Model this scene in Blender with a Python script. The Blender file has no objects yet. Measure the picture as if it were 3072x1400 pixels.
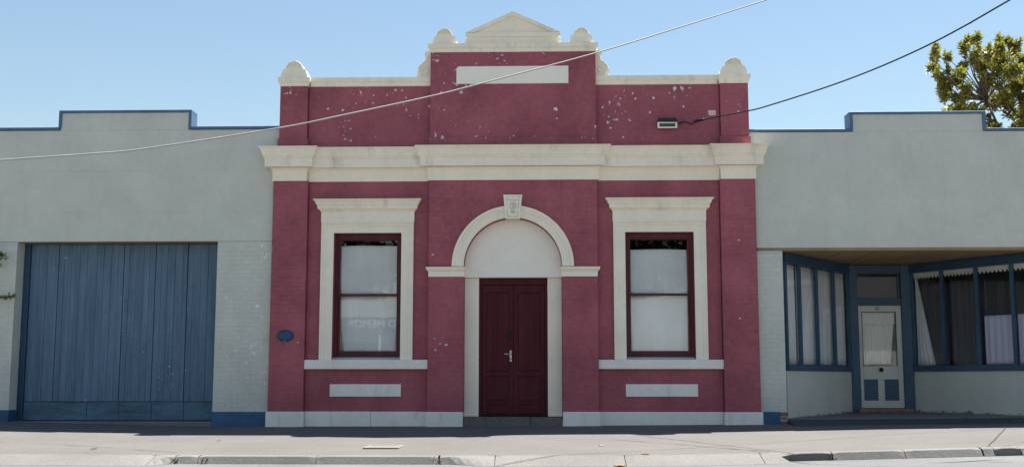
import bpy, bmesh, math, random
from mathutils import Vector, Matrix, noise
random.seed(7)
sc = bpy.context.scene
COL = sc.collection
# ------------------------------------------------------------------ camera
PW, PH, FPX = 3072.0, 1400.0, 3440.0            # photograph size and focal length in its pixels
PITCH, YAW = math.radians(7.3), math.radians(-1.6)
CAM = Vector((0.6, -22.2, 0.86))
_F = Vector((math.sin(YAW)*math.cos(PITCH), math.cos(YAW)*math.cos(PITCH), math.sin(PITCH)))
_R = Vector((math.cos(YAW), -math.sin(YAW), 0))
_U = _R.cross(_F)
cam = bpy.data.objects.new('camera', bpy.data.cameras.new('camera'))
COL.objects.link(cam)
cam.matrix_world = Matrix((( _R.x, _U.x, -_F.x, CAM.x), (_R.y, _U.y, -_F.y, CAM.y), (_R.z, _U.z, -_F.z, CAM.z), (0, 0, 0, 1)))
cam.data.sensor_width = 36.0
cam.data.lens = 36.0*FPX/PW
cam.data.clip_end = 2000
sc.camera = cam
# ------------------------------------------------------------------ sky, sun, exposure
SUN = Vector((0.27, 0.31, 1.0)).normalized()     # towards the sun: behind the buildings, to the right
w = bpy.data.worlds.new('World'); sc.world = w; w.use_nodes = True
nt = w.node_tree; nt.nodes.clear()
sky = nt.nodes.new('ShaderNodeTexSky'); sky.sky_type = 'NISHITA'; sky.sun_disc = False
sky.sun_elevation = math.asin(SUN.z); sky.sun_rotation = math.atan2(SUN.x, SUN.y)
sky.air_density = 1.5; sky.dust_density = 0.05; sky.ozone_density = 1.8
bg = nt.nodes.new('ShaderNodeBackground'); bg.inputs['Strength'].default_value = 0.05
wo = nt.nodes.new('ShaderNodeOutputWorld')
nt.links.new(sky.outputs[0], bg.inputs[0]); nt.links.new(bg.outputs[0], wo.inputs[0])
sun = bpy.data.objects.new('sun', bpy.data.lights.new('sun', 'SUN')); COL.objects.link(sun)
sun.data.energy = 5.0; sun.data.angle = math.radians(0.53); sun.data.color = (1.0, 0.955, 0.89)
sun.rotation_euler = SUN.to_track_quat('Z', 'Y').to_euler(); sun.location = (20, 20, 40)
vs = sc.view_settings
vs.view_transform = 'Standard'; vs.look = 'None'; vs.gamma = 1.0; vs.use_curve_mapping = False
vs.exposure = 1.42
sc.render.engine = 'CYCLES'
# ------------------------------------------------------------------ photo pixel -> place
def ray(u, v): return _F*FPX + _R*(u-PW/2) + _U*(PH/2-v)
def at(u, v, y=0.0):
    d = ray(u, v); return CAM + d*((y-CAM.y)/d.y)
def X(u, v, y=0.0): return at(u, v, y).x
def Z(u, v, y=0.0): return at(u, v, y).z
def atz(u, v, z):
    d = ray(u, v); return CAM + d*((z-CAM.z)/d.z)
def atplane(u, v, A, B):                          # vertical plane through A, B (x, y)
    d = ray(u, v); n = Vector((B[1]-A[1], A[0]-B[0], 0))
    t = (Vector((A[0], A[1], 0))-CAM).dot(n)/d.dot(n); return CAM + d*t
def half(uL, uR, v, y=0.0): return (X(uR, v, y)-X(uL, v, y))/2
def lerp(a, b, t): return a+(b-a)*t
def table(pts, x):
    if x <= pts[0][0]: return pts[0][1]
    for (a, za), (b, zb) in zip(pts, pts[1:]):
        if x <= b: return lerp(za, zb, (x-a)/(b-a))
    return pts[-1][1]
# ------------------------------------------------------------------ node helpers
class NT:
    def __init__(s, name):
        s.m = bpy.data.materials.new(name); s.m.use_nodes = True
        s.t = s.m.node_tree; s.t.nodes.clear()
        s.out = s.n('ShaderNodeOutputMaterial')
    def n(s, t, **k):
        o = s.t.nodes.new(t)
        for a, b in k.items(): setattr(o, a, b)
        return o
    def l(s, a, b): s.t.links.new(a, b)
    def pos(s): return s.n('ShaderNodeNewGeometry').outputs['Position']
    def setv(s, sock, v):
        if hasattr(v, 'links') or hasattr(v, 'is_output'): s.l(v, sock)
        else: sock.default_value = v
    def math(s, op, a, b=0.0, clamp=False):
        o = s.n('ShaderNodeMath', operation=op, use_clamp=clamp); s.setv(o.inputs[0], a); s.setv(o.inputs[1], b); return o.outputs[0]
    def mapr(s, v, a, b, c=0.0, d=1.0):
        o = s.n('ShaderNodeMapRange'); s.setv(o.inputs[0], v)
        for i, q in enumerate((a, b, c, d)): o.inputs[1+i].default_value = q
        return o.outputs[0]
    def mapping(s, vec, scale=(1, 1, 1), loc=(0, 0, 0)):
        o = s.n('ShaderNodeMapping'); s.l(vec, o.inputs[0]); o.inputs['Scale'].default_value = scale; o.inputs['Location'].default_value = loc; return o.outputs[0]
    def noise(s, vec, scale, detail=4, rough=.55, dist=0.0):
        o = s.n('ShaderNodeTexNoise'); s.l(vec, o.inputs['Vector']); o.inputs['Scale'].default_value = scale
        o.inputs['Detail'].default_value = detail; o.inputs['Roughness'].default_value = rough; o.inputs['Distortion'].default_value = dist; return o.outputs['Fac']
    def mix(s, f, a, b, mode='MIX'):
        o = s.n('ShaderNodeMix', data_type='RGBA', blend_type=mode); s.setv(o.inputs[0], f)
        s.setv(o.inputs[6], a if not isinstance(a, tuple) else (*a[:3], 1)); s.setv(o.inputs[7], b if not isinstance(b, tuple) else (*b[:3], 1)); return o.outputs[2]
    def bsdf(s, col, rough=.6, bump=None, strength=.3, dist=.01, spec=.4, metal=0.0):
        o = s.n('ShaderNodeBsdfPrincipled'); s.setv(o.inputs['Base Color'], col if not isinstance(col, tuple) else (*col[:3], 1))
        s.setv(o.inputs['Roughness'], rough); o.inputs['Specular IOR Level'].default_value = spec; o.inputs['Metallic'].default_value = metal
        if bump is not None:
            b = s.n('ShaderNodeBump'); b.inputs['Strength'].default_value = strength; b.inputs['Distance'].default_value = dist
            s.l(bump, b.inputs['Height']); s.l(b.outputs[0], o.inputs['Normal'])
        s.l(o.outputs[0], s.out.inputs[0]); return o
def paint(name, col, var=.10, rough=.6, chips=None, chipcol=(.75, .72, .72), chipmask=(.50, .62), zrange=None, dirt=0.0, dirtcol=(.16, .14, .11), brick=False, grain=(1, 1, 1), chipscale=9.0, bump=.25, stripe=0.0, spec=.3):
    t = NT(name); p = t.pos()
    n1 = t.noise(t.mapping(p, grain), 1.3, 5)
    n2 = t.noise(t.mapping(p, grain), 11.0, 5)
    f = t.math('ADD', t.mapr(n1, .3, .7, -.5, .5), t.math('MULTIPLY', t.mapr(n2, .3, .7, -.5, .5), .6))
    dk = tuple(c*(1-var*1.6) for c in col); lt = tuple(min(1, c*(1+var)+.006) for c in col)
    c = t.mix(t.mapr(f, -.6, .6), dk, lt)
    if stripe > 0:                                     # streaks running down the surface
        st = t.noise(t.mapping(p, (7, 7, .35)), 1.0, 4, .6)
        c = t.mix(t.math('MULTIPLY', t.mapr(st, .5, .75), stripe), c, tuple(min(1, q*1.7+.03) for q in col))
    if dirt > 0:
        d1 = t.noise(t.mapping(p, (5, 5, .9)), 1.0, 6, .65); d2 = t.noise(p, 2.1, 4)
        dm = t.math('MULTIPLY', t.mapr(d1, .52, .74), t.mapr(d2, .42, .62))
        c = t.mix(t.math('MULTIPLY', dm, dirt), c, dirtcol)
    h = n2
    if chips:
        a = t.noise(p, chipscale, 3, .5, .4); b = t.noise(p, 1.1, 3)
        m = t.mapr(b, chipmask[0], chipmask[1])
        if zrange:
            sx = t.n('ShaderNodeSeparateXYZ'); t.l(p, sx.inputs[0])
            m = t.math('MULTIPLY', m, t.mapr(sx.outputs[2], zrange[0], zrange[1], zrange[2], zrange[3]))
        thr = t.mapr(m, 0, 1, .93, chips)
        cm = t.mapr(t.math('SUBTRACT', a, thr), 0.0, .05)
        c = t.mix(cm, c, chipcol)
        h = t.math('SUBTRACT', h, t.math('MULTIPLY', cm, .5))
    if brick:
        sx = t.n('ShaderNodeSeparateXYZ'); t.l(p, sx.inputs[0]); cb = t.n('ShaderNodeCombineXYZ')
        t.l(sx.outputs[0], cb.inputs[0]); t.l(sx.outputs[2], cb.inputs[1])
        bt = t.n('ShaderNodeTexBrick'); t.l(cb.outputs[0], bt.inputs['Vector']); bt.inputs['Scale'].default_value = 1.0
        bt.inputs['Brick Width'].default_value = .24; bt.inputs['Row Height'].default_value = .086; bt.inputs['Mortar Size'].default_value = .006; bt.inputs['Mortar Smooth'].default_value = .6
        vis = t.mapr(t.noise(p, .9, 3), .40, .62, .05, .8)
        h = t.math('SUBTRACT', h, t.math('MULTIPLY', bt.outputs['Fac'], vis))
        c = t.mix(t.math('MULTIPLY', t.math('MULTIPLY', bt.outputs['Fac'], vis), .30), c, tuple(q*.45 for q in col))
    t.bsdf(c, rough, h, bump, .012, spec)
    return t.m
def plain(name, col, rough=.6, metal=0.0, var=.12, scale=6.0, spec=.4):
    t = NT(name); n = t.noise(t.pos(), scale, 4)
    c = t.mix(t.mapr(n, .3, .7), tuple(q*(1-var) for q in col), tuple(min(1, q*(1+var)) for q in col))
    t.bsdf(c, rough, n, .1, .01, spec, metal); return t.m
M = {}
MAROON = (.340, .089, .113)
CREAM = (.89, .81, .665)
GREY = (.575, .580, .515)
BLUE = (.042, .092, .150)
M['maroon'] = paint('maroon_paint', MAROON, .17, .55, chips=.59, chipcol=(.64, .56, .60), zrange=(5.2, 5.6, .12, 1.0), brick=True, chipmask=(.34, .62), chipscale=13.0, bump=.35, dirt=.25, dirtcol=(.16, .05, .075))
M['maroon_pier'] = paint('maroon_pier_paint', MAROON, .17, .55, chips=.66, chipcol=(.62, .50, .52), chipmask=(.48, .66), chipscale=12.0, brick=True, bump=.5)
M['cream'] = paint('cream_paint', CREAM, .04, .6, dirt=.16, dirtcol=(.36, .32, .25), bump=.12)
M['cream_worn'] = paint('weathered_cream_paint', CREAM, .05, .65, dirt=.50, dirtcol=(.28, .25, .19), bump=.22)
M['carving'] = paint('grimy_carving', (.62, .58, .48), .3, .8, dirt=.9, dirtcol=(.12, .11, .09), bump=.5)  # grime plus the shading of the relief, both put into the colour
M['cream_clean'] = paint('clean_cream_paint', (.89, .83, .73), .03, .6, bump=.06)
M['cream_plinth'] = paint('plinth_cream_paint', (.83, .79, .72), .06, .65, dirt=.45, dirtcol=(.25, .24, .22), bump=.2)
M['grey'] = paint('grey_render', GREY, .05, .7, dirt=.22, dirtcol=(.34, .345, .32), bump=.14)
M['grey_brick'] = paint('grey_painted_brick', GREY, .06, .65, chips=.615, chipcol=(.78, .80, .86), chipmask=(.44, .60), chipscale=13, bump=.4, dirt=.35, dirtcol=(.20, .21, .20))
M['mortar'] = paint('painted_mortar', (.53, .535, .475), .08, .8)
M['raw_brick'] = paint('bare_broken_brick', (.28, .17, .14), .3, .9, bump=.8)
M['blue'] = paint('blue_paint', BLUE, .12, .5, bump=.2)
M['blue_trim'] = paint('blue_trim_paint', (.085, .150, .245), .10, .5, bump=.15)
M['blue_base'] = paint('blue_base_paint', (.035, .11, .22), .2, .5, chips=.66, chipcol=(.45, .35, .36), chipmask=(.52, .66), bump=.4)
M['blue_dark'] = paint('dark_blue_paint', (.030, .070, .125), .10, .4, bump=.1)
M['board'] = paint('faded_blue_boards', (.100, .168, .240), .18, .6, grain=(6, 6, .6), chips=.655, chipcol=(.42, .45, .50), chipmask=(.50, .66), chipscale=16, bump=.3, stripe=.28)
M['board_low'] = paint('faded_blue_kickboards', (.075, .145, .20), .28, .65, grain=(1, 1, 5), bump=.4)
M['door'] = paint('dark_maroon_gloss', (.078, .010, .017), .15, .42, grain=(4, 4, .7), chips=.72, chipcol=(.22, .16, .22), chipmask=(.55, .68), chipscale=14, bump=.15, spec=.15)
M['sash'] = paint('maroon_sash_paint', (.105, .016, .024), .15, .4, grain=(3, 3, .8), chips=.70, chipcol=(.45, .40, .48), chipmask=(.55, .68), chipscale=18, bump=.15)
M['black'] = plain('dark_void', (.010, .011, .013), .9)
M['room'] = plain('dim_room', (.030, .030, .032), .9)
M['metal'] = plain('brushed_metal', (.55, .55, .55), .35, .9)
M['knob'] = plain('dark_bronze', (.02, .018, .016), .4, .6)
M['blackplastic'] = plain('black_enamel', (.012, .014, .020), .45)
M['cable_black'] = plain('black_cable', (.010, .020, .030), .5)
M['cable_white'] = plain('pale_cable', (.30, .295, .27), .6)
M['tan'] = paint('tan_soffit_paint', (.30, .21, .115), .10, .7, bump=.2)
M['roofing'] = plain('roof_iron', (.30, .31, .32), .5)
M['plaque_rim'] = plain('navy_enamel', (.004, .020, .085), .4)
M['plaque'] = plain('blue_enamel', (.012, .065, .150), .45)
M['leafbrown'] = plain('dry_leaf', (.20, .10, .05), .8, var=.5, scale=30)
M['leafred'] = plain('red_leaf', (.15, .055, .035), .8)
M['leaforange'] = plain('orange_leaf', (.24, .14, .06), .8)
M['paper'] = plain('pale_scrap', (.30, .295, .28), .8)
M['flake'] = plain('bare_undercoat', (.66, .60, .60), .8, var=.2, scale=25)
# fabric behind glass
def fabric(name, col, trans=.25, fold=0.0):
    t = NT(name); p = t.pos(); n = t.noise(t.mapping(p, (9, 9, .5)), 1.0, 4); n2 = t.noise(p, 2.2, 4)
    f = t.math('ADD', t.math('MULTIPLY', t.mapr(n, .3, .7), .5), t.math('MULTIPLY', t.mapr(n2, .3, .7), .5))
    c = t.mix(f, tuple(q*.86 for q in col), col)
    d = t.n('ShaderNodeBsdfDiffuse'); t.l(c, d.inputs[0]); tr = t.n('ShaderNodeBsdfTranslucent'); t.l(c, tr.inputs[0])
    if fold:
        b = t.n('ShaderNodeBump'); b.inputs['Strength'].default_value = fold; b.inputs['Distance'].default_value = .03; t.l(n, b.inputs['Height']); t.l(b.outputs[0], d.inputs['Normal'])
    mx = t.n('ShaderNodeMixShader'); mx.inputs[0].default_value = trans; t.l(d.outputs[0], mx.inputs[1]); t.l(tr.outputs[0], mx.inputs[2]); t.l(mx.outputs[0], t.out.inputs[0]); return t.m
M['blind'] = fabric('white_blind', (.86, .88, .85), .12, .2)
M['sheer'] = fabric('white_sheer', (.88, .90, .92), .1, .3)
M['sheer_warm'] = fabric('ivory_sheer', (.86, .87, .80), .1, .3)
M['drape'] = fabric('dark_drape', (.060, .064, .082), .1, .3)
M['lace'] = fabric('lace_edging', (.88, .87, .80), .15)
M['cafe'] = fabric('lilac_curtain', (.66, .64, .80), .1, .3)
def glass(name, k=1.8, rough=.0):
    t = NT(name); lw = t.n('ShaderNodeLayerWeight'); lw.inputs[0].default_value = .5; fac = t.math('ADD', .04, t.math('MULTIPLY', t.math('POWER', lw.outputs['Facing'], 5.0), .96))
    tr = t.n('ShaderNodeBsdfTransparent'); tr.inputs[0].default_value = (.985, .99, .99, 1)
    g = t.n('ShaderNodeBsdfGlossy'); g.inputs['Roughness'].default_value = rough
    b = t.n('ShaderNodeBump'); b.inputs['Strength'].default_value = .015; b.inputs['Distance'].default_value = .02
    t.l(t.noise(t.pos(), 1.6, 2), b.inputs['Height']); t.l(b.outputs[0], g.inputs['Normal'])
    mx = t.n('ShaderNodeMixShader'); t.l(t.math('MULTIPLY', fac, k, True), mx.inputs[0])
    t.l(tr.outputs[0], mx.inputs[1]); t.l(g.outputs[0], mx.inputs[2]); t.l(mx.outputs[0], t.out.inputs[0]); return t.m
M['glass'] = glass('window_glass', 1.3)
M['lampglass'] = plain('smoked_glass', (.05, .06, .06), .15)
def asphalt(name, col, spk=.35, scale=60, big=.12):
    t = NT(name); p = t.pos(); a = t.noise(p, scale, 3, .7); b = t.noise(p, .55, 5, .6); c2 = t.noise(t.mapping(p, (.5, 3, 1)), 1.2, 4)
    c = t.mix(t.mapr(b, .3, .7), tuple(q*(1-big) for q in col), tuple(q*(1+big) for q in col))
    c = t.mix(t.math('MULTIPLY', t.mapr(a, .5, .75), spk), c, tuple(min(1, q*2.2) for q in col))
    c = t.mix(t.math('MULTIPLY', t.mapr(a, .5, .25), spk), c, tuple(q*.5 for q in col))
    c = t.mix(t.math('MULTIPLY', t.mapr(c2, .5, .7), .18), c, tuple(q*.7 for q in col))
    t.bsdf(c, .85, a, .5, .01, .25); return t.m
M['path'] = asphalt('footpath_asphalt', (.118, .112, .106), .4, 40)
M['seam'] = asphalt('footpath_seam', (.070, .062, .056), .2)
M['road'] = asphalt('road_asphalt', (.125, .127, .127), .35, 40)
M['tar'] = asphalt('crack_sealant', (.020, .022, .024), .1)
M['ramp'] = asphalt('dark_ramp_asphalt', (.060, .060, .062), .3)
M['concrete'] = asphalt('kerb_concrete', (.162, .157, .145), .25, 30, .18)
M['concrete_grey'] = asphalt('gutter_concrete', (.125, .127, .126), .3, 30, .2)
M['bluestone'] = asphalt('bluestone_step', (.150, .135, .125), .4, 25, .35)
M['pale_concrete'] = asphalt('pale_footpath_concrete', (.34, .33, .30), .2, 30)
M['slab'] = asphalt('threshold_concrete', (.17, .165, .16), .3, 30, .2)
M['earth'] = asphalt('bare_ground', (.12, .11, .08), .3, 5)
# ------------------------------------------------------------------ mesh helpers
def link_mesh(name, me, mat, parent=None, **props):
    o = bpy.data.objects.new(name, me); COL.objects.link(o)
    if mat is not None and not me.materials: me.materials.append(mat)
    if parent is not None:
        o.parent = parent
        o.matrix_parent_inverse = _world(parent).inverted()
    for k, v in props.items(): o[k] = v
    return o
def _world(o):
    m = o.matrix_basis.copy()
    if o.parent: m = _world(o.parent) @ o.matrix_parent_inverse @ m
    return m
def bm_obj(name, bm, mat, parent=None, smooth=False, **props):
    bmesh.ops.recalc_face_normals(bm, faces=bm.faces)
    me = bpy.data.meshes.new(name); bm.to_mesh(me); bm.free()
    if smooth:
        for p in me.polygons: p.use_smooth = True
    return link_mesh(name, me, mat, parent, **props)
def add_box(bm, x0, x1, y0, y1, z0, z1, bevel=0.0):
    vs_ = [bm.verts.new((x, y, z)) for x in (x0, x1) for y in (y0, y1) for z in (z0, z1)]
    fs = [bm.faces.new([vs_[i] for i in q]) for q in ((0, 1, 3, 2), (4, 6, 7, 5), (0, 4, 5, 1), (2, 3, 7, 6), (0, 2, 6, 4), (1, 5, 7, 3))]
    if bevel > 0:
        es = list({e for f in fs for e in f.edges})
        bmesh.ops.bevel(bm, geom=es, offset=bevel, segments=1, affect='EDGES')
def box(name, x0, x1, y0, y1, z0, z1, mat, parent=None, bevel=.004, **props):
    bm = bmesh.new(); add_box(bm, min(x0, x1), max(x0, x1), min(y0, y1), max(y0, y1), min(z0, z1), max(z0, z1), bevel); return bm_obj(name, bm, mat, parent, **props)
def add_mould(bm, x0, x1, yf, prof, yb, ends=(1, 1)):
    rows = [[bm.verts.new(q) for q in ((x0-p*ends[0], yb, z), (x0-p*ends[0], yf-p, z), (x1+p*ends[1], yf-p, z), (x1+p*ends[1], yb, z))] for p, z in prof]
    for a, b in zip(rows, rows[1:]):
        for i in range(4):
            j = (i+1) % 4; bm.faces.new((a[i], a[j], b[j], b[i]))
    bm.faces.new(rows[0]); bm.faces.new(rows[-1])
def mould(name, x0, x1, yf, prof, yb, mat, parent=None, ends=(1, 1)):
    bm = bmesh.new(); add_mould(bm, x0, x1, yf, prof, yb, ends); return bm_obj(name, bm, mat, parent)
def add_prism(bm, pts, y0, y1):                    # outline in x, z pushed from y0 to y1
    a = [bm.verts.new((x, y0, z)) for x, z in pts]; b = [bm.verts.new((x, y1, z)) for x, z in pts]
    bm.faces.new(a); bm.faces.new(b)
    for i in range(len(pts)):
        j = (i+1) % len(pts); bm.faces.new((a[i], a[j], b[j], b[i]))
def prism(name, pts, y0, y1, mat, parent=None):
    bm = bmesh.new(); add_prism(bm, pts, y0, y1); return bm_obj(name, bm, mat, parent)
def add_tube(bm, pts, r, n=6, caps=True):
    rings = []
    for i, p in enumerate(pts):
        p = Vector(p); d = (Vector(pts[min(i+1, len(pts)-1)])-Vector(pts[max(i-1, 0)])).normalized()
        a = d.orthogonal() if abs(d.z) > .95 else d.cross(Vector((0, 0, 1)))
        a.normalize(); b = d.cross(a); rr = r[i] if isinstance(r, (list, tuple)) else r
        rings.append([bm.verts.new(p+(a*math.cos(2*math.pi*k/n)+b*math.sin(2*math.pi*k/n))*rr) for k in range(n)])
    for q, s in zip(rings, rings[1:]):
        for k in range(n): bm.faces.new((q[k], q[(k+1) % n], s[(k+1) % n], s[k]))
    if caps: bm.faces.new(rings[0]); bm.faces.new(rings[-1])
def tube(name, pts, r, mat, parent=None, n=6, **props):
    bm = bmesh.new(); add_tube(bm, pts, r, n); return bm_obj(name, bm, mat, parent, True, **props)
def wall_holes(name, x0, x1, z0, z1, y0, y1, holes, mat, parent=None, top=None):
    xs = sorted({x0, x1, *[h[0] for h in holes], *[h[1] for h in holes]}); zs = sorted({z0, z1, *[h[2] for h in holes], *[h[3] for h in holes]})
    xs = [x for x in xs if x0 <= x <= x1]; zs = [z for z in zs if z0 <= z <= z1]
    def solid(i, j):
        if i < 0 or j < 0 or i >= len(xs)-1 or j >= len(zs)-1: return False
        cx, cz = (xs[i]+xs[i+1])/2, (zs[j]+zs[j+1])/2
        return not any(h[0] < cx < h[1] and h[2] < cz < h[3] for h in holes)
    bm = bmesh.new(); cache = {}
    def V(x, y, z):
        k = (round(x, 5), round(y, 5), round(z, 5))
        if k not in cache: cache[k] = bm.verts.new((x, y, z))
        return cache[k]
    for i in range(len(xs)-1):
        for j in range(len(zs)-1):
            if not solid(i, j): continue
            a, b, c, d = xs[i], xs[i+1], zs[j], zs[j+1]
            bm.faces.new((V(a, y0, c), V(b, y0, c), V(b, y0, d), V(a, y0, d))); bm.faces.new((V(a, y1, c), V(a, y1, d), V(b, y1, d), V(b, y1, c)))
            if not solid(i-1, j): bm.faces.new((V(a, y0, c), V(a, y0, d), V(a, y1, d), V(a, y1, c)))
            if not solid(i+1, j): bm.faces.new((V(b, y0, c), V(b, y1, c), V(b, y1, d), V(b, y0, d)))
            if not solid(i, j-1): bm.faces.new((V(a, y0, c), V(a, y1, c), V(b, y1, c), V(b, y0, c)))
            if not solid(i, j+1): bm.faces.new((V(a, y0, d), V(b, y0, d), V(b, y1, d), V(a, y1, d)))
    return bm_obj(name, bm, mat, parent)
def thing(name, loc, label, cat, group=None):
    o = bpy.data.objects.new(name, None); COL.objects.link(o); o.location = loc; o['label'] = label; o['category'] = cat
    if group: o['group'] = group
    o.empty_display_size = .2
    return o
def text_mesh(name, body, size, mat, mtx, parent=None, extrude=.003, **props):
    cu = bpy.data.curves.new(name, 'FONT'); cu.body = body; cu.size = size; cu.extrude = extrude; cu.align_x = 'CENTER'; cu.align_y = 'CENTER'
    o = bpy.data.objects.new(name, cu); COL.objects.link(o)
    dg = bpy.context.evaluated_depsgraph_get(); dg.update()
    me = bpy.data.meshes.new_from_object(o.evaluated_get(dg)); bpy.data.objects.remove(o); bpy.data.curves.remove(cu)
    me.transform(mtx); me.materials.clear(); me.name = name
    return link_mesh(name, me, mat, parent, **props)
# ================================================================== THE SETTING
YK = -5.7                                            # back edge of the kerb
ZB = [(-22, .14), (-9.8, .08), (-7.5, .02), (-5.8, -.012), (0, 0), (4.7, .04), (8, .085), (11, .13), (22, .22)]
ZK = [(-22, -.17), (-7.2, -.18), (-4.6, -.19), (-1, -.19), (2.3, -.18), (4.0, -.14), (7.3, -.05), (22, .10)]
def gz(x, y):                                        # height of the footpath
    t = min(1, max(0, y/YK)); z = lerp(table(ZB, x), table(ZK, x), t)
    return z + .014*noise.noise(Vector((x*.55, y*.8, 3.1)))*math.sin(math.pi*min(1, max(0, t)))
def sheet(name, x0, x1, y0, y1, nx, ny, fz, mat, parent=None, thick=0.0, **props):
    bm = bmesh.new(); g = []
    for j in range(ny+1):
        r = []
        for i in range(nx+1):
            x, y = lerp(x0, x1, i/nx), lerp(y0, y1, j/ny); r.append(bm.verts.new((x, y, fz(x, y))))
        g.append(r)
    for j in range(ny):
        for i in range(nx): bm.faces.new((g[j][i], g[j][i+1], g[j+1][i+1], g[j+1][i]))
    o = bm_obj(name, bm, mat, parent, True, **props)
    if o.data.polygons[0].normal.z < 0: o.data.flip_normals()
    return o
bmg = bmesh.new(); v4 = [bmg.verts.new(q) for q in ((-600, -600, -.75), (600, -600, -.75), (600, 600, -.75), (-600, 600, -.75))]; bmg.faces.new(v4)
bm_obj('ground', bmg, M['earth'], kind='structure')
path = sheet('footpath', -22, 22, .02, YK, 220, 40, gz, M['path'], kind='structure')
def hit(u, v):
    z = -.1
    for _ in range(8): q = atz(u, v, z); z = gz(q.x, q.y)
    return q
def seam(pts, wd=.018):                              # a trench joint or crack, filled dark
    bm = bmesh.new(); ps = []
    for (u0, v0), (u1, v1) in zip(pts, pts[1:]):
        a, b = hit(u0, v0), hit(u1, v1)
        n = max(2, int((b-a).length/.15)); ps += [a.lerp(b, i/n) for i in range(n)]
    ps.append(b); L = []
    for i, p in enumerate(ps):
        d = (ps[min(i+1, len(ps)-1)]-ps[max(0, i-1)]); d.z = 0; d.normalize(); nn = Vector((-d.y, d.x, 0)); k = wd*(.7+.6*random.random())
        q = []
        for s in (-1, 1):
            c = p+nn*k*s*.5+Vector((random.uniform(-.012, .012), random.uniform(-.012, .012), 0)); y = max(YK+.01, min(-.02, c.y)); q.append(bm.verts.new((c.x, y, gz(c.x, y)+.010)))
        L.append(q)
    for a, b in zip(L, L[1:]): bm.faces.new((a[0], a[1], b[1], b[0]))
    o = bm_obj('seam', bm, M['seam'], path)
seam([(-40, 1322), (160, 1332), (330, 1344), (540, 1357)])
seam([(1830, 1316), (2050, 1334), (2310, 1355)])
seam([(3020, 1277), (2995, 1305), (2965, 1338)])
seam([(3072, 1325), (3040, 1333), (3010, 1338)], .012)
# kerb: separate pieces, each with its own shape of face
STD = [(0, 0), (-.11, 0), (-.145, -.012), (-.205, -.108), (-.205, -.3)]
VERT = [(0, 0), (-.15, 0), (-.168, -.012), (-.172, -.112), (-.172, -.3)]
LOW = [(0, 0), (-.02, -.002), (-.20, -.050), (-.44, -.124), (-.44, -.3)]
BACK = [(0, -.03), (-.30, -.03), (-.30, -.06), (-.30, -.12), (-.30, -.3)]
kerb = bpy.data.objects.new('kerb', None); COL.objects.link(kerb); kerb['kind'] = 'structure'; kerb.location = (0, YK, -.2)
def kerb_piece(x0, x1, A, B=None, t0=0.0, t1=1.0, mat='concrete'):
    B = B or A; n = max(3, int((x1-x0)/.12)); bm = bmesh.new(); rows = []
    for i in range(n+1):
        s = i/n; x = lerp(x0, x1, s); k = min(1, max(0, (s-t0)/(t1-t0))); k = k*k*(3-2*k)
        j = .006*noise.noise(Vector((x*2.3, 5, 1)))
        e = .012*max(0, 1-min(x-x0, x1-x)/.05)
        rows.append([bm.verts.new((x, YK+lerp(a[0], b[0], k)+j, table(ZK, x)+lerp(a[1], b[1], k)-(e if 0 < q < 3 else 0))) for q, (a, b) in enumerate(zip(A, B))]+[bm.verts.new((x, YK, table(ZK, x)-.3))])
    for a, b in zip(rows, rows[1:]):
        for q in range(len(a)): bm.faces.new((a[q], a[(q+1) % len(a)], b[(q+1) % len(a)], b[q]))
    bm.faces.new(rows[0]); bm.faces.new(rows[-1])
    return bm_obj('kerbstone', bm, M[mat], kerb)
for args in ((-22, -10.5, LOW), (-10.49, -7.3, LOW), (-7.29, -4.95, LOW), (-4.94, -4.63, LOW, STD), (-4.61, -4.30, STD), (-4.28, -2.62, STD), (-2.61, -.90, STD),
             (-.87, -.10, STD, LOW, .1, .95), (-.09, 1.72, LOW), (1.73, 3.62, LOW), (3.63, 4.02, LOW, VERT, .55, 1.0), (4.025, 4.60, VERT), (4.615, 5.6, STD), (5.61, 6.66, STD), (6.69, 6.83, STD), (6.835, 7.20, VERT), (7.21, 9.5, STD), (9.51, 22, STD)):
    kerb_piece(*args)
def gut(x, y): return table(ZK, x)-.112-.018*min(1, (YK-.2-y)/.3)
sheet('gutter', -22, 22, YK-.165, YK-.60, 120, 3, gut, M['concrete_grey'], kind='structure')
def rz_(x, y):
    s = (YK-.55-y)/18.0; return table(ZK, x)-.126+.22*math.sin(math.pi*min(1, max(0, s)))*.8+.006*noise.noise(Vector((x*.9, y*.9, 9)))
road = sheet('road', -60, 60, YK-.58, -24.4, 200, 40, lambda x, y: rz_(x, y), M['road'], kind='structure')
def cable_shadow(pts, wd):  # thin dark strip painting the overhead cable's shadow on road and gutter
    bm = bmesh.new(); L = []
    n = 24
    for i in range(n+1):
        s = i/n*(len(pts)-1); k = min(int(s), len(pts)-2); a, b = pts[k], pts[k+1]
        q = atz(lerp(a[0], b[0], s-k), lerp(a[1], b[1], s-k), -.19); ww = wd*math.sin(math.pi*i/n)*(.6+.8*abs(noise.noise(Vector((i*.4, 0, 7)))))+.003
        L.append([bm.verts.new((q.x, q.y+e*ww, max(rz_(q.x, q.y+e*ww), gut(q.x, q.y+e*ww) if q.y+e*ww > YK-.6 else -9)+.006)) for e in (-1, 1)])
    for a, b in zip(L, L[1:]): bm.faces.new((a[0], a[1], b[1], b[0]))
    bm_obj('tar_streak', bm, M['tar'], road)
cable_shadow([(2780, 1386), (2860, 1383.5), (2930, 1381), (3020, 1377.5)], .05)
cable_shadow([(2945, 1386), (3000, 1388.5), (3045, 1391.5)], .04)
sheet('opposite_footpath', -60, 60, -24.4, -60, 30, 6, lambda x, y: .02 + .03*min(1, (-24.4-y)/6), M['pale_concrete'], kind='structure')
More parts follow.
